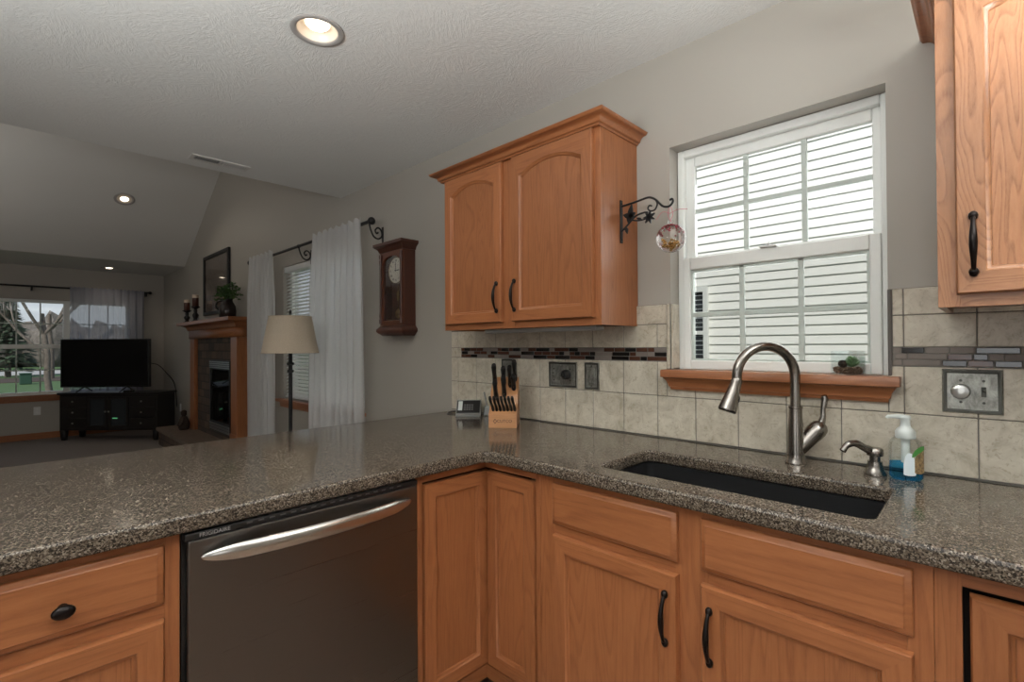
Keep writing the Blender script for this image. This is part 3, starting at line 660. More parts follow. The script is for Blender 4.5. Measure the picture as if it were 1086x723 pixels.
# ------------------------------------------------------------------ upper cabinets
UX = 1.545
def crown(parent, x0, y0, y1, z0, mm):
    mb = MB(); lv = [(z0, x0 - 0.004, y0 - 0.004, y1 + 0.004), (z0 + 0.007, x0 - 0.007, y0 - 0.007, y1 + 0.007), (z0 + 0.008, x0 - 0.013, y0 - 0.013, y1 + 0.013), (z0 + 0.012, x0 - 0.016, y0 - 0.016, y1 + 0.016)]
    for k in range(1, 7):
        a = k / 6 * PI / 2; e = 0.016 + 0.022 * (1 - math.cos(a)); lv.append((z0 + 0.012 + 0.019 * math.sin(a), x0 - e, y0 - e, y1 + e))
    lv += [(z0 + 0.032, x0 - 0.043, y0 - 0.043, y1 + 0.043), (z0 + 0.042, x0 - 0.049, y0 - 0.049, y1 + 0.049), (z0 + 0.044, x0 - 0.047, y0 - 0.047, y1 + 0.047)]
    rect_levels(mb, lv, D - 0.001); return mb.build('crown_molding', mm, parent)
u = thing('upper_cabinet', 'oak wall cabinet with two arched-panel doors left of the window', 'cabinet', (1.68, 1.502, 1.355))
mb = MB(); ya, yb = 1.036, 1.968
for a, b_ in ((ya, 1.075), (1.48, 1.555), (1.93, yb)): mb.box(UX, a, 1.355, UX + 0.02, b_, 2.107, 0.001, 0)
for a, b_ in ((1.075, 1.48), (1.555, 1.93)):
    for z0, z1 in ((1.355, 1.395), (2.075, 2.107)): mb.box(UX + 0.0004, a, z0, UX + 0.02, b_, z1, 0, 1)
mb.box(UX + 0.02, ya, 1.355, D - 0.001, ya + 0.014, 2.107); mb.box(UX + 0.02, yb - 0.014, 1.355, D - 0.001, yb, 2.107); mb.box(UX + 0.02, ya + 0.014, 1.362, D - 0.001, yb - 0.014, 1.376); mb.box(UX + 0.02, ya + 0.014, 2.09, D - 0.001, yb - 0.014, 2.105)
mb.build('body', [OAKZ, OAKY], u, smooth=0)
d_ = door(u, 'door', (UX, 1.945, 1.383), dy, nx, 0.396, 0.711, (OAKZ, OAKY, OAKZ), 0.045, 0.040); pull(d_, (UX - 0.019, 1.573, 1.494), nx)
d_ = door(u, 'door', (UX, 1.486, 1.383), dy, nx, 0.423, 0.711, (OAKZ, OAKY, OAKZ), 0.047, 0.042); pull(d_, (UX - 0.019, 1.464, 1.494), nx)
crown(u, UX - 0.014, ya - 0.001, yb + 0.001, 2.094, OAKY)
u = thing('upper_cabinet', 'oak wall cabinet with bold grain at the right edge, above the dimmer plate', 'cabinet', (1.66, -0.2, 1.36))
mb = MB(); ya, yb, ux = -0.50, 0.086, 1.49
mb.box(ux, 0.048, 1.36, ux + 0.02, yb, 2.107, 0.001, 0); mb.box(ux, ya, 1.36, ux + 0.02, ya + 0.04, 2.107, 0.001, 0)
for z0, z1 in ((1.36, 1.40), (2.075, 2.107)): mb.box(ux + 0.0004, ya + 0.04, z0, ux + 0.02, 0.048, z1, 0, 1)
mb.box(ux + 0.02, ya, 1.36, D - 0.001, ya + 0.014, 2.107); mb.box(ux + 0.02, yb - 0.014, 1.36, D - 0.001, yb, 2.107); mb.box(ux + 0.02, ya + 0.014, 1.372, D - 0.001, yb - 0.014, 1.386); mb.box(ux + 0.02, ya + 0.014, 2.09, D - 0.001, yb - 0.014, 2.105)
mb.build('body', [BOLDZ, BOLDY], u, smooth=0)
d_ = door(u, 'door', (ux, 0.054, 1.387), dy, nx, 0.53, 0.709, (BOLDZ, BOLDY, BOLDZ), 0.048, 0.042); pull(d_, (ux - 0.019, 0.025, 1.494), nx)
crown(u, ux - 0.014, ya - 0.001, yb + 0.001, 2.094, OAKY)
uc = MB().box(1.60, 1.10, 1.337, 1.66, 1.735, 1.3545, 0.004).build('under_cabinet_light', mat('grey_light_bar', (0.35, 0.35, 0.33), 0.35))
tag(uc, 'slim grey light bar under the arched-door wall cabinet', 'light')

# ------------------------------------------------------------------ switch and outlet plates on the tile
def wall_plate(name, label, cat, y0, y1, z0, z1, group=None):
    t = thing(name, label, cat, (T, (y0 + y1) / 2, z0), group=group)
    lp = lambda i, d: [V3((T - d, a, b_)) for a, b_ in ((y0 + i, z0 + i), (y1 - i, z0 + i), (y1 - i, z1 - i), (y0 + i, z1 - i))]
    MB().loft([lp(0, 0.0003), lp(0, 0.003), lp(0.003, 0.007), lp(0.007, 0.007), lp(0.011, 0.0045)], mi=0).build('plate', PEWTER, t)
    mb = MB(); mb.loft([lp(0.0, 0.0028), lp(0.0032, 0.0072), lp(0.0072, 0.0072), lp(0.0105, 0.0048)], False, False); mb.build('rim', PEWTERD, t)
    return t
def screw(mb, y, z, d=0.0045): mb.lathe([(0.0035, 0), (0.0032, 0.0012)], (T - d, y, z), nx, 12)
t = wall_plate('outlet_plate', 'wide pewter outlet plate with a black round plug, left of the rocker switch', 'outlet', 1.337, 1.502, 1.085, 1.202)
mb = MB()
for y in (1.375, 1.47):
    for z in (1.118, 1.17): screw(mb, y, z)
mb.build('screw', PEWTERD, t)
mb = MB()
for y in (1.474, 1.428): 
    mb.lathe([(0.016, 0), (0.015, 0.0025)], (T - 0.0045, y, 1.144), nx, 22)
mb.build('receptacle', PEWTER, t)
mb = MB()
for y in (1.474, 1.428): 
    for dz in (0.006, -0.006): mb.box(T - 0.0078, y - 0.005, 1.144 + dz - 0.0012, T - 0.0069, y + 0.004, 1.144 + dz + 0.0012)
mb.build('slot', BLACKP, t)
pl = MB().lathe([(0.021, 0.0), (0.022, 0.012), (0.020, 0.024), (0.012, 0.030)], (T - 0.0080, 1.390, 1.146), nx, 22)
pl.box(T - 0.05, 1.386, 1.140, T - 0.03, 1.394, 1.152, 0.002)
tag(pl.build('round_plug', BLACKP), 'round black plug pushed into the wide pewter outlet plate', 'plug')
t = wall_plate('rocker_switch_plate', 'narrow pewter plate with rocker switch between the wide outlet and the faucet', 'switch', 1.219, 1.297, 1.084, 1.203)
mb = MB(); mb.box(T - 0.009, 1.241, 1.110, T - 0.004, 1.275, 1.177, 0.002); mb.build('rocker', PEWTER, t)
mb = MB(); screw(mb, 1.258, 1.100); screw(mb, 1.258, 1.187); mb.build('screw', PEWTERD, t)
t = wall_plate('outlet_plate', 'pewter wall plate mostly hidden behind the knife block handles', 'outlet', 1.735, 1.820, 1.085, 1.212)
mb = MB(); mb.box(T - 0.009, 1.760, 1.115, T - 0.004, 1.795, 1.18, 0.002); mb.build('receptacle', PEWTER, t)
t = wall_plate('dimmer_plate', 'pewter plate with round dimmer knob and toggle switch below the right wall cabinet', 'switch', -0.022, 0.098, 1.091, 1.208)
mb = MB(); mb.lathe([(0.0205, 0), (0.0205, 0.004), (0.0185, 0.006), (0.0180, 0.017), (0.015, 0.019), (0.002, 0.0185)], (T - 0.0045, 0.060, 1.149), nx, 28); mb.build('dimmer_knob', mat('brushed_silver', (0.62, 0.62, 0.60), 0.3, 0.9), t)
mb = MB(); mb.box(T - 0.006, 0.010, 1.136, T - 0.004, 0.020, 1.162, 0.0005); mb.box(T - 0.018, 0.0115, 1.150, T - 0.004, 0.0185, 1.160, 0.002); mb.build('toggle', PEWTERD, t)
mb = MB()
for y in (0.060, 0.015):
    for z in (1.120, 1.178): screw(mb, y, z)
mb.build('screw', PEWTERD, t)

# ------------------------------------------------------------------ knife block + knives, phone
kb = thing('knife_block', 'light wood knife block on the counter corner, holding black-handled knives', 'knife block', (1.604, 1.609, 0.914), -0.88)
W_ = 0.062
mb = MB(); side = [(-0.085, 0.0005), (0.12, 0.0005), (0.12, 0.150), (0.085, 0.215), (-0.015, 0.140), (-0.030, 0.100), (-0.085, 0.060)]
mb.prism(side, lambda u_, v_, d: V3((d, u_, v_)), -W_, W_); mb.build('block', BLOCKWOOD, kb, local=True, smooth=0)
lettering('CUTCO', 0.019, (0.008, -0.0853, 0.030), (1, 0, 0), (0, 0, 1), DARKT, kb, local=True)
mb = MB(); q_ = lambda r: [V3((-0.034 + r * math.cos(a), 0, 0.030 + r * 1.25 * math.sin(a))) for a in (0, PI / 2, PI, 1.5 * PI)]
a_, b_ = q_(0.009), q_(0.006)
mb.loft([[p + V3((0, -0.0855, 0)) for p in a_], [p + V3((0, -0.0855, 0)) for p in b_]], False, False); mb.loft([[p + V3((0, -0.0853, 0)) for p in a_], [p + V3((0, -0.0855, 0)) for p in a_]], False, False)
mb.build('emblem', DARKT, kb, local=True)
KM = WM[kb]; kdir = V3((0, -0.50, 0.866)).normalized()
def knife(i, p, L, label, group, r=0.0085, lean=0.0):
    p = V3(p); dd = (kdir + V3((lean, 0, 0))).normalized(); M_ = KM
    o = thing('knife', label, 'knife', tuple(M_ @ p), -0.88, group)
    mb = MB(); n = 10; loops = []
    xx = V3((1, 0, 0)); yy = dd.cross(xx).normalized()
    for k in range(n + 1):
        q = k / n; w_ = r * (0.90 + 0.07 * math.cos(q * 2 * PI) + 0.12 * max(0, (q - 0.8) / 0.2)); h_ = w_ * 1.25 * (1 + 0.25 * max(0, (q - 0.75) / 0.25))
        if k in (0, n): w_ *= 0.7; h_ *= 0.7
        c_ = dd * (L * q) + yy * (0.004 * math.sin(q * PI * 2))
        loops.append([c_ + xx * w_ * math.cos(a) + yy * h_ * math.sin(a) for a in [2 * PI * j / 12 for j in range(12)]])
    mb.loft(loops); mb.build('handle', BLACKP, o, local=True)
    mb = MB()
    for q in ((0.2, 0.5, 0.82) if L > 0.09 else (0.3, 0.7)): mb.lathe([(0.0022, 0), (0.002, 0.0006)], dd * (L * q) - yy * (r * 1.02), -yy, 8)
    mb.build('rivet', CHROME, o, local=True)
    mb = MB(); mb.box(-0.001, -0.008, -0.03, 0.001, 0.008, 0.001); mb.bm.transform(Matrix.Rotation(0.52, 4, 'X')); mb.build('blade', CHROME, o, local=True)
def surf(y):  # sloping top of the block
    return 0.140 + (y + 0.015) * (0.075 / 0.10) if y > -0.015 else (0.100 + (y + 0.030) * (0.04 / 0.015) if y > -0.030 else 0.060 + (y + 0.085) * (0.040 / 0.055))
big = [(-0.036, -0.022, 0.100), (-0.047, 0.040, 0.110), (0.002, -0.018, 0.110), (-0.004, 0.036, 0.100), (0.026, 0.030, 0.110), (0.045, 0.062, 0.110), (0.043, 0.012, 0.080)]
bl = ['lowest left large knife in the upper slots of the block', 'large knife behind the lowest left one, highest left handle in the block', 'large middle knife standing over the steak knife row', 'large middle knife behind, its handle above the block crest',
      'large knife right of the middle pair in the block', 'rearmost right large knife in the block', 'front right large knife in the upper slots']
for i, (x, y, L) in enumerate(big): knife(i, (x, y, surf(y) + 0.001), L, bl[i] + ', black handle', 'large knives in the block', 0.0120)
sl = ['leftmost', 'second from left', 'third from left', 'fourth from left', 'third from right', 'second from right', 'rightmost']
for i in range(7):
    x = -0.044 + i * 0.0163; knife(i, (x, -0.066, surf(-0.066) + 0.001), 0.075, sl[i] + ' steak knife in the lower row of the wooden block', 'steak knives in the front row', 0.0073, -0.14)

ph = thing('cordless_phone', 'silver and black desk phone base with screen, left of the knife block', 'phone', (1.706, 1.972, 0.914), -0.80)
mb = MB(); side = [(-0.05, 0.0005), (0.05, 0.0005), (0.05, 0.065), (0.026, 0.078), (-0.040, 0.010), (-0.05, 0.006)]
mb.prism(side, lambda u_, v_, d: V3((d, u_, v_)), -0.068, 0.060); mb.build('base', SILVER, ph, local=True, smooth=0)
SLm = Matrix.Translation((0, -0.007, 0.044)) @ Matrix.Rotation(math.atan2(0.068, 0.066), 4, 'X')
mb = MB(); mb.box(-0.064, -0.040, 0.0005, 0.056, 0.040, 0.004, 0.002, xf=SLm); mb.build('face', BLACKP, ph, local=True)
mb = MB(); mb.box(-0.058, -0.025, 0.0042, -0.036, 0.034, 0.0055, 0.001, xf=SLm); mb.build('display', mat('pale_screen', (0.55, 0.58, 0.56), 0.15), ph, local=True)
mb = MB()
for a in range(4):
    for b_ in range(3): mb.box(-0.028 + a * 0.013, -0.024 + b_ * 0.014, 0.0042, -0.018 + a * 0.013, -0.014 + b_ * 0.014, 0.006, 0.001, xf=SLm)
mb.build('key', mat('grey_keys', (0.12, 0.12, 0.12), 0.4), ph, local=True)
hs = thing('phone_handset', 'slim dark handset with antenna standing in the phone base', 'phone', (1.752, 1.893, 0.914), -0.80)
mb = MB(); mb.box(-0.015, -0.012, 0.0008, 0.018, 0.022, 0.052, 0.006, xf=Matrix.Rotation(0.15, 4, 'Y')); mb.build('body', SILVER, hs, local=True)
mb = MB(); mb.tube([(0.004, 0.008, 0.05), (-0.002, 0.008, 0.085), (-0.011, 0.008, 0.122)], [0.0052, 0.005, 0.0042], 10); mb.build('antenna', SILVER, hs, local=True)
cd_ = MB().tube(bez([(1.67, 2.04, 0.917), (1.66, 2.10, 0.917), (1.72, 2.15, 0.917), (1.785, 2.12, 0.917)], 20), 0.0022, 8).build('power_cord', BLACKP); tag(cd_, 'thin black cord behind the phone at the counter end', 'cord')

# ------------------------------------------------------------------ soap bottle
sb = thing('soap_bottle', 'clear foaming hand soap bottle with blue soap beside the nickel dispenser', 'soap bottle', (1.690, 0.168, 0.914), -1.15)
def ov(a, b_, z, n=28, p=3.0):
    o_ = []
    for k in range(n):
        t_ = 2 * PI * k / n; c_, s_ = math.cos(t_), math.sin(t_)
        o_.append(V3((a * math.copysign(abs(c_) ** (2 / p), c_), b_ * math.copysign(abs(s_) ** (2 / p), s_), z)))
    return o_
mb = MB(); mb.loft([ov(0.033, 0.024, 0.0006), ov(0.037, 0.028, 0.006), ov(0.036, 0.027, 0.05), ov(0.036, 0.027, 0.088), ov(0.032, 0.025, 0.103), ov(0.022, 0.020, 0.114), ov(0.018, 0.018, 0.119, p=2), ov(0.018, 0.018, 0.125, p=2)]); mb.build('bottle', GLASSW, sb, local=True, smooth=50)
mb = MB(); mb.loft([ov(0.031, 0.022, 0.002), ov(0.0350, 0.026, 0.007), ov(0.0342, 0.0252, 0.045)]); mb.build('liquid', BLUEL, sb, local=True, smooth=50)
mb = MB(); mb.lathe([(0.021, 0.110), (0.0225, 0.113), (0.0225, 0.128), (0.019, 0.134), (0.013, 0.140), (0.011, 0.146), (0.011, 0.160), (0.0125, 0.163), (0.0125, 0.168), (0.010, 0.171)], n=24)
mb.tube([(0, 0, 0.165), (-0.02, -0.002, 0.168), (-0.040, -0.004, 0.167), (-0.043, -0.004, 0.163)], [0.008, 0.006, 0.0045, 0.004], 10); mb.build('pump', PUMP, sb, local=True)
mb = MB(); mb.lathe([(0.010, 0.045), (0.010, 0.110)], n=14); mb.build('dip_tube', PUMP, sb, local=True)
def wrap(name, cols, m_, par, off):
    """thin curved decal hugging the bottle front: cols = (x, z_low, z_high)"""
    mb = MB(); a_, b_ = 0.0368, 0.0278; L = []
    for x, z0, z1 in cols:
        y = -b_ * (1 - min(1, abs(x) / a_) ** 3) ** (1 / 3)
        L.append([V3((x, y - off, z0)), V3((x, y - off, z1)), V3((x, y - off + 0.0006, z1)), V3((x, y - off + 0.0006, z0))])
    mb.loft(L); return mb.build(name, m_, par, local=True)
wrap('label_cutout', [(-0.014, 0.018, 0.045), (-0.010, 0.016, 0.066), (-0.004, 0.015, 0.075), (0.004, 0.015, 0.074), (0.010, 0.016, 0.060), (0.013, 0.018, 0.040)], LABELW, sb, 0.0006)
lab = wrap('label', [(0.010, 0.024, 0.058), (0.014, 0.022, 0.070), (0.020, 0.021, 0.078), (0.026, 0.021, 0.083), (0.032, 0.022, 0.085), (0.0355, 0.024, 0.085)], LABELB, sb, 0.0016)
wrap('leaf_print', [(0.004, 0.064, 0.070), (0.010, 0.066, 0.082), (0.018, 0.074, 0.090), (0.026, 0.080, 0.094), (0.034, 0.084, 0.094)], LABELG, lab, 0.0026)

# ------------------------------------------------------------------ terrarium on the sill
tr = thing('terrarium', 'small glass cube terrarium with a succulent on the window sill', 'terrarium', (1.815, 0.318, 1.183), -0.70)
mb = MB(); h = 0.032; Hh = 0.074
mb.loft([[V3((a * h, b_ * h, z)) for a, b_ in ((-1, -1), (1, -1), (1, 1), (-1, 1))] for z in (0.0005, Hh)], True, False)
mb.loft([[V3((a * (h - 0.002), b_ * (h - 0.002), z)) for a, b_ in ((-1, -1), (1, -1), (1, 1), (-1, 1))] for z in (Hh, 0.004)], False, True)
mb.build('glass_cube', GLASSW, tr, local=True, smooth=0)
mb = MB()
for k in range(260):
    mb.sphere((random.uniform(-0.027, 0.027), random.uniform(-0.027, 0.027), random.uniform(0.007, 0.022)), random.uniform(0.003, 0.0045), n=6)
tag(mb.build('pebbles', PEBBLE, tr, local=True), kind='stuff')
mb = MB(); mb.sphere((-0.014, 0.004, 0.034), 0.013, n=10, sc=(1, 1, 0.9)); mb.sphere((-0.020, -0.008, 0.031), 0.009, n=10); mb.build('moss', SOIL, tr, local=True)
mb = MB()
for k in range(26):
    a = k * 2.4; el = 0.35 + 0.9 * (k / 26); L = 0.027 - 0.006 * k / 26; dd = V3((math.cos(a) * math.cos(el), math.sin(a) * math.cos(el), math.sin(el))); o_ = V3((0.010, -0.004, 0.026 + 0.014 * k / 26))
    mb.tube([o_, o_ + dd * L * 0.5, o_ + dd * L * 0.85, o_ + dd * L], [0.003, 0.0042, 0.0025, 0.0005], 6)
mb.build('succulent', SUCC, tr, local=True)

# ------------------------------------------------------------------ iron bracket and glass ball
br = thing('wall_bracket', 'black wrought iron scroll bracket on the side of the arched-door cabinet', 'bracket', (1.677, 1.036, 1.76))
BX = 1.682; Bp = lambda y, z, x=BX: V3((x, y, z))
mb = MB(); mb.box(BX - 0.008, 1.030, 1.676, BX + 0.008, 1.0355, 1.844, 0.0015)
for z in (1.69, 1.83): mb.sphere((BX, 1.030, z), 0.004, n=10)
mb.build('back_plate', BLACKM, br)
mb = MB()
mb.tube(bez([Bp(1.031, 1.820), Bp(0.98, 1.824), Bp(0.925, 1.831), Bp(0.905, 1.828), Bp(0.885, 1.815), Bp(0.862, 1.790), Bp(0.845, 1.782), Bp(0.830, 1.783), Bp(0.819, 1.795), Bp(0.822, 1.806), Bp(0.831, 1.803)], 50), 0.0042, 8)
mb.build('arm', BLACKM, br)
mb = MB()
mb.tube(bez([Bp(1.031, 1.722), Bp(1.006, 1.742), Bp(0.97, 1.771), Bp(0.935, 1.778), Bp(0.918, 1.776)], 24), 0.0038, 8)
mb.tube(bez([Bp(0.985, 1.758), Bp(0.96, 1.752), Bp(0.935, 1.752), Bp(0.915, 1.758), Bp(0.895, 1.766)], 20), 0.003, 8)
mb.tube(bez([Bp(0.885, 1.815), Bp(0.880, 1.798), Bp(0.89, 1.780), Bp(0.908, 1.779), Bp(0.918, 1.790), Bp(0.912, 1.800), Bp(0.902, 1.796)], 30), 0.0034, 8)
mb.build('scroll', BLACKM, br)
mb = MB()
def leaf3(mb, c_, d_, L, w_):
    c_, d_ = V3(c_), V3(d_).normalized(); s_ = V3((1, 0, 0)).cross(d_).normalized()
    mb.loft([[c_ + d_ * L * q + s_ * w_ * ww + V3((0.003, 0, 0)), c_ + d_ * L * q - s_ * w_ * ww + V3((0.003, 0, 0)), c_ + d_ * L * q - s_ * w_ * ww - V3((0.003, 0, 0)), c_ + d_ * L * q + s_ * w_ * ww - V3((0.003, 0, 0))] for q, ww in ((0, 0.3), (0.3, 1), (0.6, 0.75), (1, 0.08))])
for a in range(7): leaf3(mb, Bp(0.913, 1.757), (0, math.cos(a * 0.9), math.sin(a * 0.9)), 0.026, 0.006)
for dd, L in (((0, -0.2, 1), 0.045), ((0, -1, 0.4), 0.026), ((0, 0.9, 0.3), 0.03), ((0, -0.8, -0.3), 0.024), ((0, 0.3, -1), 0.026)): leaf3(mb, Bp(0.995, 1.775), dd, L, 0.011)
leaf3(mb, Bp(1.012, 1.735), (0, -0.2, -1), 0.026, 0.007); leaf3(mb, Bp(0.945, 1.752), (0, 0.9, 0.5), 0.024, 0.006)
mb.build('iron_leaf', BLACKM, br)
og = thing('glass_ball', 'clear glass ball with red speckles hanging from the iron bracket hook', 'ornament', (BX, 0.828, 1.665))
C_ = V3((BX, 0.828, 1.664)); r_ = 0.052
mb = MB(); mb.sphere(C_, r_, n=32); mb.build('globe', GLASSP, og, smooth=80)
mb = MB(); mb.lathe([(0.012, 0.046), (0.010, 0.056), (0.0105, 0.062), (0.007, 0.066)], C_, n=16); mb.build('neck', GLASSW, og)
mb = MB()
for k in range(90):
    a = random.uniform(0, 2 * PI); el = random.uniform(0.35, 1.45); mb.sphere(C_ + V3((math.cos(a) * math.cos(el), math.sin(a) * math.cos(el), math.sin(el))) * (r_ - 0.003), random.uniform(0.0018, 0.0045), n=6, sc=(1, 1, 0.8))
tag(mb.build('red_speckle', REDG, og), kind='stuff')
mb = MB()
for k in range(60):
    a = random.uniform(0, 2 * PI); rr = random.uniform(0, 0.030); mb.sphere(C_ + V3((math.cos(a) * rr, math.sin(a) * rr, -0.043 + rr * 0.5 + random.uniform(0, 0.022))), random.uniform(0.003, 0.006), n=6)
tag(mb.build('gold_bead', [GOLD], og), kind='stuff')
mb = MB(); top = Bp(0.833, 1.780)
mb.tube(bez([C_ + V3((0.006, 0, 0.06)), C_ + V3((0.004, 0.012, 0.085)), top + V3((0.005, 0, 0.004)), C_ + V3((-0.004, -0.010, 0.085)), C_ + V3((-0.006, 0, 0.06))], 24), 0.0012, 6)
mb.tube(bez([C_ + V3((0, 0, 0.09)), C_ + V3((-0.004, 0.03, 0.10)), C_ + V3((-0.004, 0.055, 0.076))], 14), 0.0010, 6)
mb.tube(bez([C_ + V3((0, 0, 0.092)), C_ + V3((-0.004, -0.03, 0.098)), C_ + V3((-0.004, -0.065, 0.093))], 14), 0.0010, 6)
mb.build('ribbon', PINKR, og)

# ------------------------------------------------------------------ recessed lights, vent
MT = {'trim': mat('grey_trim', (0.36, 0.34, 0.32), 0.4), 'baffle': mat('cream_baffle', (0.75, 0.66, 0.56), 0.35)}
def recessed(name, label, c_, n_, r, deep=False, group=None, power=0):
    TRIMG, BAFFLE = MT['trim'], MT['baffle']
    t_ = thing(name, label, 'ceiling light', c_, 0, group); ax = V3(n_)
    if deep:
        MB().lathe([(r, 0.0005), (r, 0.004), (r * 0.96, 0.007), (r * 0.80, 0.006), (r * 0.76, 0.002), (r * 0.75, -0.002)], c_, ax, 40, cap=False).build('trim_ring', TRIMG, t_)
        MB().lathe([(r * 0.755, 0.001), (r * 0.70, -0.014), (r * 0.60, -0.026), (r * 0.46, -0.030)], c_, ax, 36, cap=False).build('baffle', BAFFLE, t_)
        MB().lathe([(r * 0.46, -0.032), (r * 0.46, -0.022), (r * 0.40, -0.016), (r * 0.2, -0.012), (0.001, -0.011)], c_, ax, 30).build('bulb', BULB, t_)
    else:
        MB().lathe([(r, 0.0005), (r, 0.004), (r * 0.94, 0.007), (r * 0.76, 0.006), (r * 0.72, 0.0035)], c_, ax, 40, cap=False).build('trim_ring', TRIMG, t_)
        MB().lathe([(r * 0.73, 0.004), (r * 0.60, 0.002), (r * 0.40, 0.0012)], c_, ax, 36, cap=False).build('baffle', BAFFLE, t_)
        MB().lathe([(r * 0.41, 0.0013), (r * 0.36, 0.008), (r * 0.2, 0.012), (0.001, 0.013)], c_, ax, 30).build('bulb', BULB, t_)
    if power:
        ld = bpy.data.lights.new(name, 'SPOT'); ld.energy = power; ld.color = (1, 0.86, 0.70); ld.spot_size = 2.4; ld.spot_blend = 0.8; ld.shadow_soft_size = 0.05
        lo = bpy.data.objects.new(name + '_lamp', ld); COL.objects.link(lo); lo.location = V3(c_) + ax * 0.03; lo.rotation_euler = ax.to_track_quat('-Z', 'Y').to_euler()
    return t_
recessed('recessed_light', 'large lit recessed light in the textured kitchen ceiling', (0.787, 1.735, KC), (0, 0, -1), 0.092, deep=True, power=10)
LT = V3((0.981, 7.285, FZ + SL * (SY - 7.285))); LN = V3((0, -SL, -1)).normalized()
recessed('recessed_light', 'small lit recessed light on the sloped living room ceiling', LT, LN, 0.10, power=10)
recessed('recessed_light', 'lit recessed light in the flat strip above the television window', (1.06, 9.17, FZ), (0, 0, -1), 0.10, power=6)
for x, y, pw in ((-0.9, 1.735, 8), (0.787, -0.3, 10), (-0.9, -0.3, 8)):   # unseen ceiling spots added for more light in the kitchen
    ld = bpy.data.lights.new('added_kitchen_spot', 'SPOT'); ld.energy = pw; ld.color = (1, 0.90, 0.78); ld.spot_size = 2.6; ld.spot_blend = 0.9; ld.shadow_soft_size = 0.12
    lo = bpy.data.objects.new('added_kitchen_spot', ld); COL.objects.link(lo); lo.location = (x, y, KC - 0.02)
vt = thing('ceiling_vent', 'grey metal ceiling vent near the edge of the textured ceiling', 'vent', (0.93, 3.41, KC))
mb = MB()
x0, x1, y0, y1 = 0.77, 1.09, 3.362, 3.462
for a in ((x0, y0, x1, y0 + 0.016), (x0, y1 - 0.016, x1, y1), (x0, y0 + 0.016, x0 + 0.02, y1 - 0.016), (x1 - 0.02, y0 + 0.016, x1, y1 - 0.016), (0.922, y0 + 0.016, 0.936, y1 - 0.016)): mb.box(a[0], a[1], KC - 0.006, a[2], a[3], KC - 0.0005, 0.001)
mb.build('frame', mat('vent_paint', (0.62, 0.60, 0.57), 0.5), vt)
mb = MB()
for k in range(22):
    x = 0.795 + k * 0.0125
    if abs(x - 0.929) < 0.012: continue
    mb.box(-0.0012, y0 + 0.016, -0.005, 0.0012, y1 - 0.016, 0.003, xf=Matrix.Translation((x, 0, KC - 0.005)) @ Matrix.Rotation(0.6 if x < 0.93 else -0.6, 4, 'Y'))
mb.build('slats', mat('vent_slat', (0.66, 0.64, 0.61), 0.5), vt)
mb = MB().box(x0 + 0.01, y0 + 0.01, KC - 0.0012, x1 - 0.01, y1 - 0.01, KC - 0.0004); mb.build('duct_shade', BLACKP, vt)  # flat black sheet standing in for the shade behind the slats

# ------------------------------------------------------------------ living window: frame, blind, curtains, rod
w2 = thing('window_2', None, None, (D, 4.0, 0.8), kind='structure')
mb = MB(); ring(mb, fX, (3.301, 0.801, 4.719, 2.019), (3.345, 0.86, 4.675, 1.975), D + 0.06, D + 0.12); mb.box(D + 0.065, 3.345, 1.39, D + 0.11, 4.675, 1.43, 0.003); mb.box(D + 0.065, 3.99, 0.86, D + 0.11, 4.03, 1.975, 0.003); mb.build('window_frame', WHITE, w2)
mb = MB().box(D + 0.085, 3.345, 0.86, D + 0.088, 4.675, 1.975); mb.build('glass_pane', GLASS, w2, smooth=0)
mb = MB(); rect_levels(mb, [(0.725, D - 0.015, 3.26, 4.76), (0.775, D - 0.018, 3.25, 4.77), (0.776, D - 0.05, 3.22, 4.80), (0.80, D - 0.05, 3.22, 4.80)], D - 0.0005); mb.build('window_sill', OAKY, w2)
bl_ = thing('window_blind', 'white horizontal slat blind in the window behind the floor lamp', 'blind', (D + 0.035, 4.0, 0.81))
mb = MB()
for k in range(36): mb.box(-0.0008, 3.315, -0.015, 0.0008, 4.705, 0.015, xf=Matrix.Translation((D + 0.032, 0, 0.845 + k * 0.0310)) @ Matrix.Rotation(0.85, 4, 'Y'))
mb.build('slats', WHITEP, bl_)
MB().box(D + 0.005, 3.31, 1.965, D + 0.055, 4.71, 2.015, 0.004).build('head_rail', WHITEP, bl_); MB().box(D + 0.012, 3.315, 0.812, D + 0.052, 4.705, 0.828, 0.003).build('bottom_rail', WHITEP, bl_)
mb = MB()
for y in (3.5, 4.0, 4.5): mb.tube([(D + 0.009, y, 0.82), (D + 0.009, y, 1.97)], 0.001, 6)
mb.build('cord', WHITEP, bl_)
CX = D - 0.105; RZc = 2.115
rod = thing('curtain_rod', 'black curtain rod with scroll brackets above the lamp window', 'curtain rod', (CX, 4.1, RZc))
mb = MB().tube([(CX, 2.97, RZc), (CX, 5.27, RZc)], 0.012, 12); mb.build('pole', BLACKM, rod)
for y in (2.955, 5.285):
    MB().sphere((CX, y, RZc), 0.026, n=16).build('finial', BLACKM, rod)
for y in (2.985, 4.12):
    mb = MB(); mb.box(D - 0.006, y - 0.008, RZc - 0.14, D - 0.0005, y + 0.008, RZc - 0.02, 0.001)
    mb.tube(bez([(CX, y, RZc - 0.012), (CX + 0.012, y, RZc - 0.055), (CX + 0.035, y, RZc - 0.095), (CX + 0.07, y, RZc - 0.105), (CX + 0.096, y, RZc - 0.08), (CX + 0.09, y, RZc - 0.045), (CX + 0.065, y, RZc - 0.03), (CX + 0.045, y, RZc - 0.05), (CX + 0.055, y, RZc - 0.07), (CX + 0.068, y, RZc - 0.062)], 40), 0.006, 8)
    mb.lathe([(0.015, -0.008), (0.015, 0.008)], (CX, y, RZc), (0, 1, 0), 14); mb.build('scroll_bracket', BLACKM, rod)
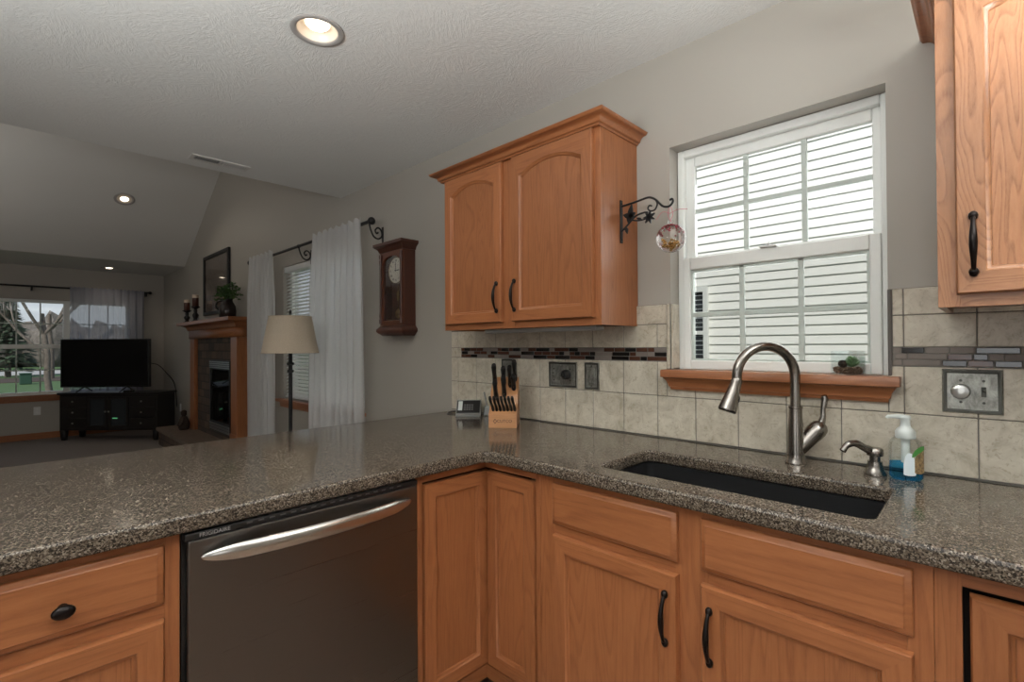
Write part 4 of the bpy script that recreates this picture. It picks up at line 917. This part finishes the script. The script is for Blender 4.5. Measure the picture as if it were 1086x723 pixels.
def curtain(name, label, y0, y1, z0, z1, folds, amp, m_, fn, flare=0.0, group=None):
    mb = MB(); nu, nv = folds * 12, 26; ph_ = [random.uniform(0, 6.28) for _ in range(4)]
    grid = []
    for j in range(nv + 1):
        q = j / nv; row = []
        for i in range(nu + 1):
            s_ = i / nu; g = 0.35 + 0.65 * min(1, q * 5)
            off = amp * g * (math.sin(s_ * folds * 2 * PI + 0.5 * math.sin(s_ * 9 + ph_[0]) + q * 0.7) + 0.35 * math.sin(s_ * folds * 4.3 * PI + ph_[1])) 
            off = off * 0.8 - 0.026
            uu = y0 + (y1 - y0) * s_ + (s_ - 0.5) * flare * q + 0.010 * math.sin(s_ * 23 + ph_[2]) * q
            zz = z1 + (z0 - z1) * q + (0.008 * math.sin(s_ * folds * 4 * PI + ph_[3]) if j == 0 else 0)
            row.append(mb.bm.verts.new(fn(uu, zz, off)))
        grid.append(row)
    for j in range(nv):
        for i in range(nu): mb.bm.faces.new((grid[j][i], grid[j][i + 1], grid[j + 1][i + 1], grid[j + 1][i])).smooth = True
    o_ = mb.build(name, m_, None, smooth=180); tag(o_, label, 'curtain', group); return o_
cf = lambda u_, v_, d: V3((CX + d, u_, v_))
curtain('sheer_curtain', 'white sheer curtain panel nearest the wall clock', 3.05, 3.80, 0.12, RZc + 0.035, 8, 0.034, SHEER, cf, 0.10, 'white sheers on the side window')
curtain('sheer_curtain', 'white sheer curtain panel beside the fireplace', 4.62, 5.22, 0.12, RZc + 0.035, 6, 0.034, SHEER, cf, 0.06, 'white sheers on the side window')

# ------------------------------------------------------------------ floor lamp
lx, ly = 1.375, 3.465
fl = thing('floor_lamp', 'black floor lamp with beige drum shade in front of the side window', 'lamp', (lx, ly, 0))
MB().lathe([(0.14, 0.0005), (0.14, 0.012), (0.10, 0.022), (0.03, 0.03), (0.02, 0.045)], (lx, ly, 0)).build('base', BLACKM, fl)
MB().lathe([(0.0125, 0.04), (0.0125, 1.10), (0.022, 1.105), (0.022, 1.118), (0.013, 1.123), (0.013, 1.15), (0.024, 1.156), (0.024, 1.168), (0.012, 1.174), (0.012, 1.30)], (lx, ly, 0), n=18).build('pole', BLACKM, fl)
mb = MB(); mb.lathe([(0.183, 1.237), (0.137, 1.487)], (lx, ly, 0), n=48, cap=False); mb.lathe([(0.135, 1.487), (0.181, 1.237)], (lx, ly, 0), n=48, cap=False); mb.build('lamp_shade', SHADE, fl, smooth=60)
mb = MB()
for z, r1 in ((1.238, 0.1835), (1.486, 0.1375)): mb.tube([(lx + r1 * math.cos(2 * PI * k / 48), ly + r1 * math.sin(2 * PI * k / 48), z) for k in range(48)], 0.003, 6, closed=True)
mb.build('shade_trim', SHADE, fl)
mb = MB(); mb.lathe([(0.004, 1.30), (0.004, 1.505), (0.010, 1.508), (0.008, 1.52), (0.003, 1.535)], (lx, ly, 0), n=12)
for k in range(3): mb.tube([(lx, ly, 1.47), (lx + 0.137 * math.cos(k * 2.1), ly + 0.137 * math.sin(k * 2.1), 1.482)], 0.002, 6)
mb.build('finial', BLACKM, fl)

# ------------------------------------------------------------------ wall clock
ck = thing('wall_clock', 'dark cherry pendulum wall clock right of the white curtains', 'clock', (1.76, 2.735, 1.37))
ya, yb, xf_ = 2.603, 2.865, 1.715
mb = MB(); mb.box(xf_ + 0.012, ya, 1.41, D - 0.001, ya + 0.012, 1.885, 0.002); mb.box(xf_ + 0.012, yb - 0.012, 1.41, D - 0.001, yb, 1.885, 0.002); mb.box(D - 0.012, ya + 0.012, 1.41, D - 0.001, yb - 0.012, 1.885); mb.box(xf_ + 0.012, ya + 0.012, 1.40, D - 0.012, yb - 0.012, 1.415); mb.box(xf_ + 0.012, ya + 0.012, 1.875, D - 0.012, yb - 0.012, 1.886)
mb.build('case', CHERRY, ck)
mb = MB(); rect_levels(mb, [(1.885, xf_ - 0.002, ya - 0.002, yb + 0.002), (1.89, xf_ - 0.006, ya - 0.006, yb + 0.006), (1.905, xf_ - 0.012, ya - 0.012, yb + 0.012), (1.918, xf_ - 0.028, ya - 0.028, yb + 0.028), (1.922, xf_ - 0.034, ya - 0.034, yb + 0.034), (1.94, xf_ - 0.034, ya - 0.034, yb + 0.034)], D - 0.001); mb.build('crown', CHERRY, ck)
mb = MB(); rect_levels(mb, [(1.345, xf_ + 0.012, ya + 0.010, yb - 0.010), (1.36, xf_ - 0.008, ya - 0.006, yb + 0.006), (1.372, xf_ - 0.020, ya - 0.020, yb + 0.020), (1.388, xf_ - 0.020, ya - 0.020, yb + 0.020), (1.398, xf_ - 0.010, ya - 0.010, yb + 0.010), (1.409, xf_ - 0.002, ya - 0.002, yb + 0.002)], D - 0.001); mb.build('foot', CHERRY, ck)
RED = oak('red_cherry', 'z', (0.135, 0.042, 0.02), (0.105, 0.032, 0.016), (0.045, 0.013, 0.007), 0.3, 0.28)
mb = MB(); N_ = 16
def ckloop(ins, d, ar):
    a, b_, z0, z1 = yb - ins, ya + ins, 1.412 + ins, 1.884 - ins; pts = [(a, z0), (b_, z0)]
    for k in range(N_ + 1):
        q = k / N_; pts.append((b_ + (a - b_) * q, z1 - ar * (1 - (1 - (2 * q - 1) ** 2) ** 0.6)))
    return [V3((d, y, z)) for y, z in pts]
mb.loft([ckloop(0, xf_ + 0.012, 0), ckloop(0, xf_, 0), ckloop(0.028, xf_, 0.045), ckloop(0.031, xf_ + 0.010, 0.045)], False, False); dr = mb.build('glass_door', RED, ck)
mb = MB(); mb.loft([ckloop(0.029, xf_ + 0.009, 0.045), ckloop(0.029, xf_ + 0.010, 0.045)]); mb.build('glass', GLASSF, dr, smooth=0)
mb = MB()
for y in (ya + 0.013, yb - 0.013): mb.lathe([(0.012, 1.425), (0.012, 1.45), (0.008, 1.455), (0.011, 1.47), (0.008, 1.50), (0.008, 1.80), (0.011, 1.83), (0.008, 1.84), (0.012, 1.85), (0.012, 1.872)], (xf_ - 0.004, y, 0), n=12)
mb.build('turned_column', CHERRY, ck)
cz, cy_ = 1.765, 2.734
MB().lathe([(0.085, 0.0), (0.085, 0.008), (0.078, 0.010)], (xf_ + 0.045, cy_, cz), nx, 40).build('dial', PAPER, ck)
mb = MB(); mb.tube([(xf_ + 0.036, cy_ + 0.084 * math.cos(2 * PI * k / 40), cz + 0.084 * math.sin(2 * PI * k / 40)) for k in range(40)], 0.003, 8, closed=True); mb.build('bezel', GOLD, ck)
for k, s_ in enumerate(['XII', 'I', 'II', 'III', 'IV', 'V', 'VI', 'VII', 'VIII', 'IX', 'X', 'XI']):
    a = PI / 2 - k * PI / 6
    lettering(s_, 0.021, (xf_ + 0.0345, cy_ - 0.064 * math.cos(a), cz + 0.064 * math.sin(a)), (0, -1, 0), (0, 0, 1), DARKT, ck, name='numeral')
mb = MB(); mb.box(xf_ + 0.030, cy_ - 0.002, cz - 0.01, xf_ + 0.032, cy_ + 0.002, cz + 0.055); mb.box(xf_ + 0.031, cy_ - 0.040, cz - 0.003, xf_ + 0.033, cy_ + 0.01, cz + 0.003); mb.build('hand', BLACKP, ck)
mb = MB(); mb.box(xf_ + 0.052, cy_ - 0.003, 1.50, xf_ + 0.055, cy_ + 0.003, 1.68); mb.box(xf_ + 0.050, cy_ - 0.012, 1.57, xf_ + 0.054, cy_ + 0.012, 1.63); mb.lathe([(0.034, 0), (0.030, 0.006), (0.001, 0.008)], (xf_ + 0.055, cy_, 1.487), nx, 28); mb.build('pendulum', GOLD, ck)

# ------------------------------------------------------------------ fireplace
fp = thing('fireplace', 'oak mantel fireplace with stone surround and glass-fronted firebox', 'fireplace', (1.74, 6.56, 0.0))
FZ0 = 0.232; fx0 = 1.685
mb = MB(); mb.box(fx0, 5.63, FZ0, D - 0.001, 5.83, 1.385, 0.004); mb.box(fx0 - 0.008, 5.622, FZ0, fx0 - 0.0002, 5.838, 0.36, 0.004); mb.build('pilaster', OAKZ, fp)
mb = MB(); mb.box(fx0, 7.28, FZ0, D - 0.001, 7.48, 1.385, 0.004); mb.box(fx0 - 0.008, 7.272, FZ0, fx0 - 0.0002, 7.488, 0.36, 0.004); mb.build('pilaster', OAKZ, fp)
mb = MB(); rect_levels(mb, [(1.386, fx0 - 0.012, 5.615, 7.495), (1.49, fx0 - 0.012, 5.615, 7.495)], D - 0.001); mb.build('frieze', OAKY, fp)
mb = MB(); lv = [(1.491, fx0 - 0.016, 5.61, 7.50)]
for k in range(8): a = k / 7 * PI / 2; e = 0.02 + 0.05 * (1 - math.cos(a)); lv.append((1.495 + 0.06 * math.sin(a), fx0 - e, 5.625 - e, 7.485 + e * 2.6))
lv += [(1.558, fx0 - 0.105, 5.55, 7.70), (1.595, fx0 - 0.105, 5.55, 7.70)]
rect_levels(mb, lv, D - 0.001); mb.build('mantel_shelf', OAKY, fp)
plate([(5.83, FZ0), (7.28, FZ0), (7.28, 1.386), (5.83, 1.386)], [[(5.95, 0.30), (6.71, 0.30), (6.71, 1.13), (5.95, 1.13)]], fX, 1.725, D - 0.001, 'stone_surround', STONE, fp)
fb = MB(); ring(fb, fX, (5.95, 0.30, 6.71, 1.13), (5.985, 0.42, 6.675, 1.02), 1.712, 1.735, 0.003); fbx = fb.build('firebox_frame', BLACKM, fp)
mb = MB()
for k in range(4): mb.box(1.706, 5.965, 1.035 + k * 0.022, 1.712, 6.70, 1.050 + k * 0.022, 0.002)
for k in range(3): mb.box(1.706, 5.965, 0.318 + k * 0.030, 1.712, 6.70, 0.342 + k * 0.030, 0.002)
mb.build('louver', LOUVER, fbx)
MB().box(1.722, 5.985, 0.42, 1.725, 6.675, 1.02).build('fire_glass', make_glass('dark_fire_glass', (0.5, 0.5, 0.5), 2.2), fbx, smooth=0)
mb = MB(); mb.box(D - 0.006, 5.96, 0.40, D - 0.002, 6.70, 1.04); mb.build('firebox_back', VOID, fp, smooth=0)
mb = MB()
for k, (y, z, a) in enumerate(((6.2, 0.47, 0.1), (6.45, 0.48, -0.1), (6.33, 0.55, 0.25), (6.3, 0.62, -0.3))): mb.tube([(1.765 - 0.003 * k, y - 0.2, z - a * 0.2), (1.762 - 0.003 * k, y, z), (1.765 - 0.003 * k, y + 0.2, z + a * 0.2)], [0.028, 0.032, 0.026], 10)
mb.build('log', LOGM, fp)
he = thing('hearth', 'raised stone hearth with flat slab top in front of the fireplace', 'hearth', (1.6, 6.7, 0))
MB().box(1.42, 5.45, 0.0005, D - 0.001, 7.88, 0.185, 0.01).build('stone_base', STONE, he); MB().box(1.395, 5.42, 0.186, D - 0.001, 7.91, 0.231, 0.008).build('slab', SLATE, he)
fg = thing('figurine', 'small dark seated figurine on the left end of the hearth', 'figurine', (1.62, 7.42, 0.232))
gx, gy = 1.60, 7.40; fg.location = (gx, gy, 0.232); WM[fg] = Matrix.Translation((gx, gy, 0.232))
MB().lathe([(0.05, 0.001), (0.062, 0.03), (0.066, 0.08), (0.05, 0.13), (0.036, 0.16), (0.03, 0.17)], (gx, gy, 0.232), n=18).build('body', SOIL, fg)
mb = MB(); mb.sphere((gx, gy, 0.232 + 0.20), 0.036, n=14, sc=(0.9, 1, 1.1)); mb.lathe([(0.035, 0.215), (0.03, 0.235), (0.012, 0.25)], (gx, gy, 0.232), n=14); mb.build('head', SOIL, fg)
mb = MB()
for s_ in (-1, 1): mb.tube([(gx - 0.01, gy + s_ * 0.045, 0.36), (gx - 0.04, gy + s_ * 0.055, 0.31), (gx - 0.062, gy + s_ * 0.02, 0.29)], [0.016, 0.015, 0.012], 8)
mb.build('arm', SOIL, fg)
def holder(label, x, y, hh, ch):
    t_ = thing('candle_holder', label, 'candle holder', (x, y, 1.5955), 0, 'candle holders on the mantel')
    MB().lathe([(0.045, 0.0005), (0.045, 0.01), (0.028, 0.02), (0.020, 0.04), (0.032, hh * 0.35), (0.036, hh * 0.45), (0.018, hh * 0.6), (0.022, hh * 0.75), (0.016, hh * 0.82), (0.050, hh * 0.95), (0.050, hh)], (x, y, 1.5955), n=20).build('stem', BLACKM, t_)
    c_ = thing('pillar_candle', label.replace('candlestick', 'pillar candle standing on the dark candlestick').replace(' holding a candle', ''), 'candle', (x, y, 1.5955 + hh), 0, 'candles on the mantel')
    MB().lathe([(0.033, 0.0006), (0.036, 0.004), (0.036, ch * 0.72)], (x, y, 1.5955 + hh), n=18).build('body', CHERRY, c_)
    MB().lathe([(0.036, ch * 0.7201), (0.036, ch), (0.028, ch), (0.004, ch - 0.008)], (x, y, 1.5955 + hh), n=18).build('rim', WAX, c_)
holder('shorter left dark turned candlestick on the mantel', 1.665, 7.54, 0.165, 0.14)
holder('taller dark turned candlestick on the mantel, nearer the picture', 1.665, 7.13, 0.195, 0.145)
pp_ = thing('potted_plant', 'leafy green plant in a dark jug on the mantel', 'plant', (1.70, 5.98, 1.5955))
MB().lathe([(0.070, 0.0005), (0.082, 0.01), (0.085, 0.08), (0.080, 0.13), (0.058, 0.17), (0.048, 0.19), (0.052, 0.21), (0.046, 0.21), (0.040, 0.18)], (1.70, 5.98, 1.5955), n=24).build('jug', mat('dark_brown_ceramic', (0.022, 0.012, 0.009), 0.35), pp_)
mb = MB(); mb.tube(bez([(1.660, 6.01, 1.785), (1.625, 6.06, 1.775), (1.615, 6.07, 1.72), (1.64, 6.03, 1.67)], 12), 0.009, 8); mb.build('jug_handle', BLACKM, pp_)
mb = MB()
for k in range(260):
    a = random.uniform(0, 2 * PI); el = random.uniform(-0.35, 1.4); rr = random.uniform(0.06, 0.19); p = V3((1.67 + rr * 0.50 * math.cos(a) * math.cos(el), 5.88 + rr * 1.75 * math.sin(a) * math.cos(el), 1.83 + rr * 0.72 * math.sin(el)))
    dd = V3((random.uniform(-1, 1), random.uniform(-1, 1), random.uniform(-0.6, 0.6))).normalized(); s_ = dd.cross(V3((random.random(), random.random(), 1))).normalized(); L = random.uniform(0.032, 0.055)
    pts_ = [p, p + dd * L * 0.5 + s_ * L * 0.33, p + dd * L, p + dd * L * 0.5 - s_ * L * 0.33]
    if max(q.x for q in pts_) < D - 0.01: mb.poly(pts_)
for k in range(9):
    a = k * 0.7; mb.tube([(1.70, 5.98, 1.82), (1.69 + 0.04 * math.cos(a), 5.96 + 0.10 * math.sin(a), 1.90)], 0.003, 5)
mb.build('foliage', PLANT, pp_, smooth=0)
pc = thing('framed_picture', 'dark framed landscape print hanging above the mantel', 'picture', (D, 6.76, 1.68))
mb = MB(); ring(mb, fX, (6.25, 1.68, 7.27, 2.43), (6.295, 1.725, 7.225, 2.385), D - 0.03, D - 0.001, 0.006); mb.build('frame', BLACKM, pc)
MB().box(D - 0.012, 6.29, 1.72, D - 0.008, 7.23, 2.39).build('print', ART, pc, smooth=0); MB().box(D - 0.018, 6.29, 1.72, D - 0.016, 7.23, 2.39).build('glass', GLASSF, pc, smooth=0)

# ------------------------------------------------------------------ television corner
tvr = -0.80
st = thing('tv_stand', 'black television stand with glass doors set across the far corner', 'tv stand', (1.02, 8.78, 0), tvr)
TW = 0.675; TD = 0.36; TY = -0.02; TZ = 0.66
mb = MB(); mb.box(-TW, TY, 0.14, TW, TY + TD, TZ - 0.03, 0.004); mb.build('body', ESPRESSO, st, local=True)
MB().box(-TW - 0.025, TY - 0.02, TZ - 0.03, TW + 0.025, TY + TD + 0.01, TZ, 0.006).build('top', ESPRESSO, st, local=True)
for x in (-TW + 0.035, TW - 0.035):
    for y in (TY + 0.035, TY + TD - 0.035):
        MB().loft([[V3((x + a * w_, y + b_ * w_, z)) for a, b_ in ((-1, -1), (1, -1), (1, 1), (-1, 1))] for w_, z in ((0.024, 0.0005), (0.034, 0.14))]).build('leg', ESPRESSO, st, local=True)
for sx_ in (-1, 1):
    for k in range(3):
        xa, xb = sorted((sx_ * 0.30, sx_ * 0.645)); z0 = 0.17 + k * 0.15
        dr = MB().box(xa, TY - 0.014, z0, xb, TY - 0.0002, z0 + 0.138, 0.004).build('drawer', ESPRESSO, st, local=True)
        MB().sphere(((xa + xb) / 2, TY - 0.028, z0 + 0.07), 0.013, n=12).build('knob', PEWTER, dr, local=True)
    mb = MB(); fn = lambda u_, v_, d: V3((u_, d, v_)); xa, xb = sorted((sx_ * 0.004, sx_ * 0.29)); ring(mb, fn, (xa, 0.17, xb, 0.608), (xa + 0.04, 0.21, xb - 0.04, 0.57), TY - 0.014, TY - 0.0002, 0.003)
    dr = mb.build('door', ESPRESSO, st, local=True); MB().box(xa + 0.04, TY - 0.006, 0.21, xb - 0.04, TY - 0.003, 0.57).build('door_glass', DARKGL, dr, local=True, smooth=0)
    MB().sphere((sx_ * 0.024, TY - 0.028, 0.40), 0.013, n=12).build('knob', PEWTER, dr, local=True)
MB().box(0.06, TY - 0.0075, 0.30, 0.13, TY - 0.0062, 0.315).build('display_light', LED, st, local=True, smooth=0)
tv = thing('television', 'large black flat screen television on the dark stand', 'television', (1.00, 8.98, TZ), tvr)
mb = MB(); mb.box(-0.625, -0.02, 0.065, 0.625, 0.03, 0.745, 0.006); mb.build('case', BLACKP, tv, local=True); MB().box(-0.605, -0.0225, 0.09, 0.605, -0.0202, 0.728, 0.0008).build('screen', TVS, tv, local=True)
for x in (-0.30, 0.30): MB().tube([(x, -0.13, 0.006), (x, 0.0, 0.075), (x, 0.13, 0.006)], [0.008, 0.012, 0.008], 8).build('foot', BLACKP, tv, local=True)
c_ = WM[tv]; cb = MB().tube(bez([c_ @ V3((0.60, 0.04, 0.40)), c_ @ V3((0.70, 0.06, 0.37)), c_ @ V3((0.77, 0.12, 0.26)), c_ @ V3((0.81, 0.24, 0.08)), c_ @ V3((0.81, 0.29, -0.25))], 28), 0.006, 8).build('television_cable', BLACKP); tag(cb, 'black cable arching from the television down behind its stand', 'cable')
mb_ = thing('media_box', 'small black box on the stand under the television, off to the right', 'media box', tuple(c_ @ V3((0.42, -0.12, 0.0))), tvr)
MB().box(-0.05, -0.04, 0.0006, 0.05, 0.04, 0.03, 0.004).build('case', BLACKP, mb_, local=True); MB().tube([(0.04, 0.0, 0.025), (0.02, 0.0, 0.06), (-0.01, 0, 0.075)], 0.006, 8).build('antenna', BLACKP, mb_, local=True)

# far window, rod and curtain
w3 = thing('window_3', None, None, (0.2, YB, 0.62), kind='structure')
mb = MB(); ring(mb, fY, (-0.919, 0.621, 1.369, 1.969), (-0.875, 0.665, 1.325, 1.925), YB + 0.03, YB + 0.10)
for x in (-0.16, 0.635): mb.box(x - 0.035, YB + 0.03, 0.665, x + 0.035, YB + 0.10, 1.925, 0.003)
mb.build('window_frame', WHITE, w3)
units = ((-0.875, -0.195), (-0.125, 0.60), (0.67, 1.325))
mb = MB()
for a, b_ in units: mb.box(a, YB + 0.04, 1.275, b_, YB + 0.085, 1.335, 0.004)
mb.build('meeting_rail', WHITE, w3)
for a, b_ in units:
    mb = MB()
    for z0, z1 in ((0.665, 1.275), (1.335, 1.925)): muntins(mb, fY, a, b_, z0, z1, 3, 2, 0.016, YB + 0.055, YB + 0.065)
    mb.build('muntin', MUNTIN, w3); MB().box(a, YB + 0.07, 0.665, b_, YB + 0.073, 1.925).build('glass_pane', GLASS, w3, smooth=0)
MB().loft([[V3((x0, YB - 0.0005, z)), V3((x0, y, z)), V3((x1, y, z)), V3((x1, YB - 0.0005, z))] for z, y, x0, x1 in ((0.53, YB - 0.016, -1.0, 1.44), (0.59, YB - 0.018, -1.0, 1.44), (0.592, YB - 0.05, -1.03, 1.47), (0.62, YB - 0.05, -1.03, 1.47))]).build('window_sill', OAKX, w3)
ry, rz_ = YB - 0.09, 2.145
rod = thing('curtain_rod', 'thin black curtain rod above the television window', 'curtain rod', (0.3, ry, rz_))
MB().tube([(-1.1, ry, rz_), (1.60, ry, rz_)], 0.012, 10).build('pole', BLACKM, rod); 
for x in (-1.11, 1.61): MB().sphere((x, ry, rz_), 0.024, n=14).build('finial', BLACKM, rod)
for x in (0.265, 1.56, -1.05): MB().box(x - 0.01, ry - 0.014, rz_ - 0.06, x + 0.01, YB - 0.0005, rz_ + 0.006, 0.002).build('rod_bracket', BLACKM, rod)
curtain('sheer_curtain', 'grey sheer curtain behind the television', 0.66, 1.53, 0.10, rz_ + 0.02, 9, 0.022, SHEERG, lambda u_, v_, d: V3((u_, ry + d, v_)), 0.0)
def outlet(label, p, n_):
    t_ = thing('wall_outlet', label, 'outlet', p); u_ = V3((1, 0, 0)) if n_ == 'y' else V3((0, 1, 0)); N_ = V3((0, -1, 0)) if n_ == 'y' else V3((-1, 0, 0)); p = V3(p)
    a = p - u_ * 0.037 + N_ * 0.0005; b_ = p + u_ * 0.037 + N_ * 0.006 + V3((0, 0, 0.115))
    MB().box(min(a.x, b_.x), min(a.y, b_.y), a.z, max(a.x, b_.x), max(a.y, b_.y), b_.z, 0.002).build('plate', WHITEP, t_)
    mb = MB()
    for dz in (0.035, 0.080): mb.lathe([(0.016, 0.0062), (0.014, 0.008)], p + V3((0, 0, dz)), N_, 14)
    mb.build('receptacle', WHITE, t_); return t_
outlet('white outlet plate under the television window, left of the stand', (0.325, YB, 0.34), 'y')
outlet('white outlet plate low on the wall between stand and hearth', (D, 8.55, 0.34), 'x')

# ------------------------------------------------------------------ outdoors
GZ = -0.35
gr = MB().box(-60, -30, GZ - 0.2, 60, 120, GZ).build('ground', GRASS, smooth=0); struct(gr)
struct(MB().box(-60, 15.6, GZ + 0.001, 60, 17.0, GZ + 0.02).build('ground_sidewalk', ASPH, smooth=0))
struct(MB().box(-60, 42.0, GZ + 0.001, 60, 49.0, GZ + 0.02).build('ground_street', ASPH, smooth=0))
nh = thing('neighbor_house', 'white clapboard house wall seen close outside the kitchen window', 'house', (5.9, 2.0, GZ))
mb = MB(); pts_ = []; zz = GZ
while zz < 5.6: pts_ += [(5.9, zz + 0.001), (5.9 + 0.001, zz + 0.012), (5.916, zz + 0.1016)]; zz += 0.1016
yA, yB_ = -6.0, 7.2
mb.loft([[V3((x, y, z)) for x, z in pts_] for y in (yA, yB_)], False, False, closed=False); mb.box(5.93, yA, GZ, 6.1, yB_, 5.7); mb.build('siding', SIDING, nh, smooth=0)
NY = 2.43
fr = MB(); ring(fr, fX, (NY, 0.75, NY + 0.95, 1.97), (NY + 0.055, 0.80, NY + 0.895, 1.91), 5.855, 5.93, 0.004); fr.box(5.865, NY + 0.055, 1.395, 5.90, NY + 0.895, 1.44, 0.003); fr.box(5.875, NY + 0.055, 1.655, 5.90, NY + 0.895, 1.672, 0.002); wf = fr.build('window_frame', WHITE, nh)
MB().box(5.898, NY + 0.055, 0.80, 5.904, NY + 0.895, 1.91).build('pane', DARKGL, wf, smooth=0)
mb = MB()
for k in range(20): mb.box(5.890, NY + 0.055, 0.82 + k * 0.055, 5.894, NY + 0.895, 0.832 + k * 0.055)
mb.build('blind_slats', mat('grey_slat', (0.30, 0.32, 0.33), 0.5), wf)
MB().box(5.76, yA, 5.45, 7.4, yB_, 5.75).build('eave', WHITE, nh, smooth=0)

def tree(name, label, base, h, seed, m_, r0=0.16, lean=(0.1, 0), levels=4, group=None):
    rnd = random.Random(seed); mb = MB()
    def grow(p, d, L, r, lv):
        q = p; pts_ = [p]; dd = d.copy()
        for k in range(4):
            dd = (dd + V3((rnd.uniform(-0.16, 0.16), rnd.uniform(-0.16, 0.16), rnd.uniform(-0.03, 0.10)))).normalized(); q = q + dd * L / 4; pts_.append(q)
        mb.tube(pts_, [r * (1 - 0.45 * k / 4) for k in range(5)], 7 if lv > 2 else 5)
        if lv > 0:
            for k in range(3 if lv > 1 else 3):
                a = rnd.uniform(0, 6.28); t_ = rnd.uniform(0.5, 1.0); s_ = V3((math.cos(a), math.sin(a), rnd.uniform(0.1, 0.7)))
                grow(pts_[min(4, int(t_ * 4))], (dd * 0.7 + s_ * 0.75).normalized(), L * rnd.uniform(0.62, 0.85), r * 0.54, lv - 1)
    grow(V3(base), V3((lean[0], lean[1], 1)).normalized(), h * 0.33, r0, levels)
    t_ = thing(name, label, 'tree', base, 0, group); mb.build('branches', m_, t_, smooth=60)
tree('bare_tree', 'bare spreading tree on the lawn outside the television window', (1.05, 22, GZ), 8.5, 5, BARK, 0.10, (-0.16, 0), 6)
tree('bare_tree', 'upright bare tree at the right side of the far window view', (1.75, 36, GZ), 10.5, 11, BARK, 0.14, (0.03, 0), 6)
cn = thing('conifer', 'dark green conifer at the left of the far window view', 'tree', (0.15, 40, GZ))
mb = MB(); rnd = random.Random(3)
for k in range(900):
    q = rnd.random() ** 0.7; a = rnd.uniform(0, 6.28); rr = 1.35 * (1 - q) * rnd.uniform(0.55, 1); p = V3((0.15 + rr * math.cos(a), 40 + rr * math.sin(a), GZ + 0.3 + 4.4 * q)); d = V3((math.cos(a), math.sin(a), -0.3)) * 0.35; s_ = V3((-math.sin(a), math.cos(a), 0.3)) * 0.14
    mb.poly([p - s_, p + d, p + s_, p - d * 0.4])
mb.build('foliage', LEAFD, cn, smooth=0); MB().lathe([(0.14, 0), (0.10, 2.0), (0.02, 4.6)], (0.15, 40, GZ), n=8).build('trunk', BARK, cn)
hd = MB(); rnd = random.Random(9)
for k in range(60):
    x = -9 + k * 0.36 + rnd.uniform(-0.2, 0.2); hh = rnd.uniform(1.6, 4.0); y = 62 + rnd.uniform(-3, 3)
    rr = bmesh.ops.create_icosphere(hd.bm, subdivisions=2, radius=1.0)
    for v in rr['verts']: f_ = 1 + rnd.uniform(-0.22, 0.22); v.co = V3((x + v.co.x * 1.3 * f_, y + v.co.y * 1.2, GZ + 0.4 + (v.co.z + 0.6) * hh * 0.62 * f_))
tag(hd.build('distant_shrubbery', SCRUB, smooth=0), 'hazy brown shrub belt across the street beyond the lawn', 'shrubs', kind='stuff')
ub = thing('utility_box', 'green utility box standing on the lawn outside the far window', 'utility box', (0.68, 31.4, GZ))
MB().box(0.48, 31.2, GZ + 0.002, 0.88, 31.6, GZ + 0.46, 0.03).build('cabinet', GREENBOX, ub); MB().box(0.46, 31.17, GZ + 0.461, 0.90, 31.63, GZ + 0.51, 0.02).build('lid', GREENBOX, ub)
struct(MB().box(-60, 33.2, GZ + 0.001, 60, 38.0, GZ + 0.02).build('ground_mulch', SOIL, smooth=0))
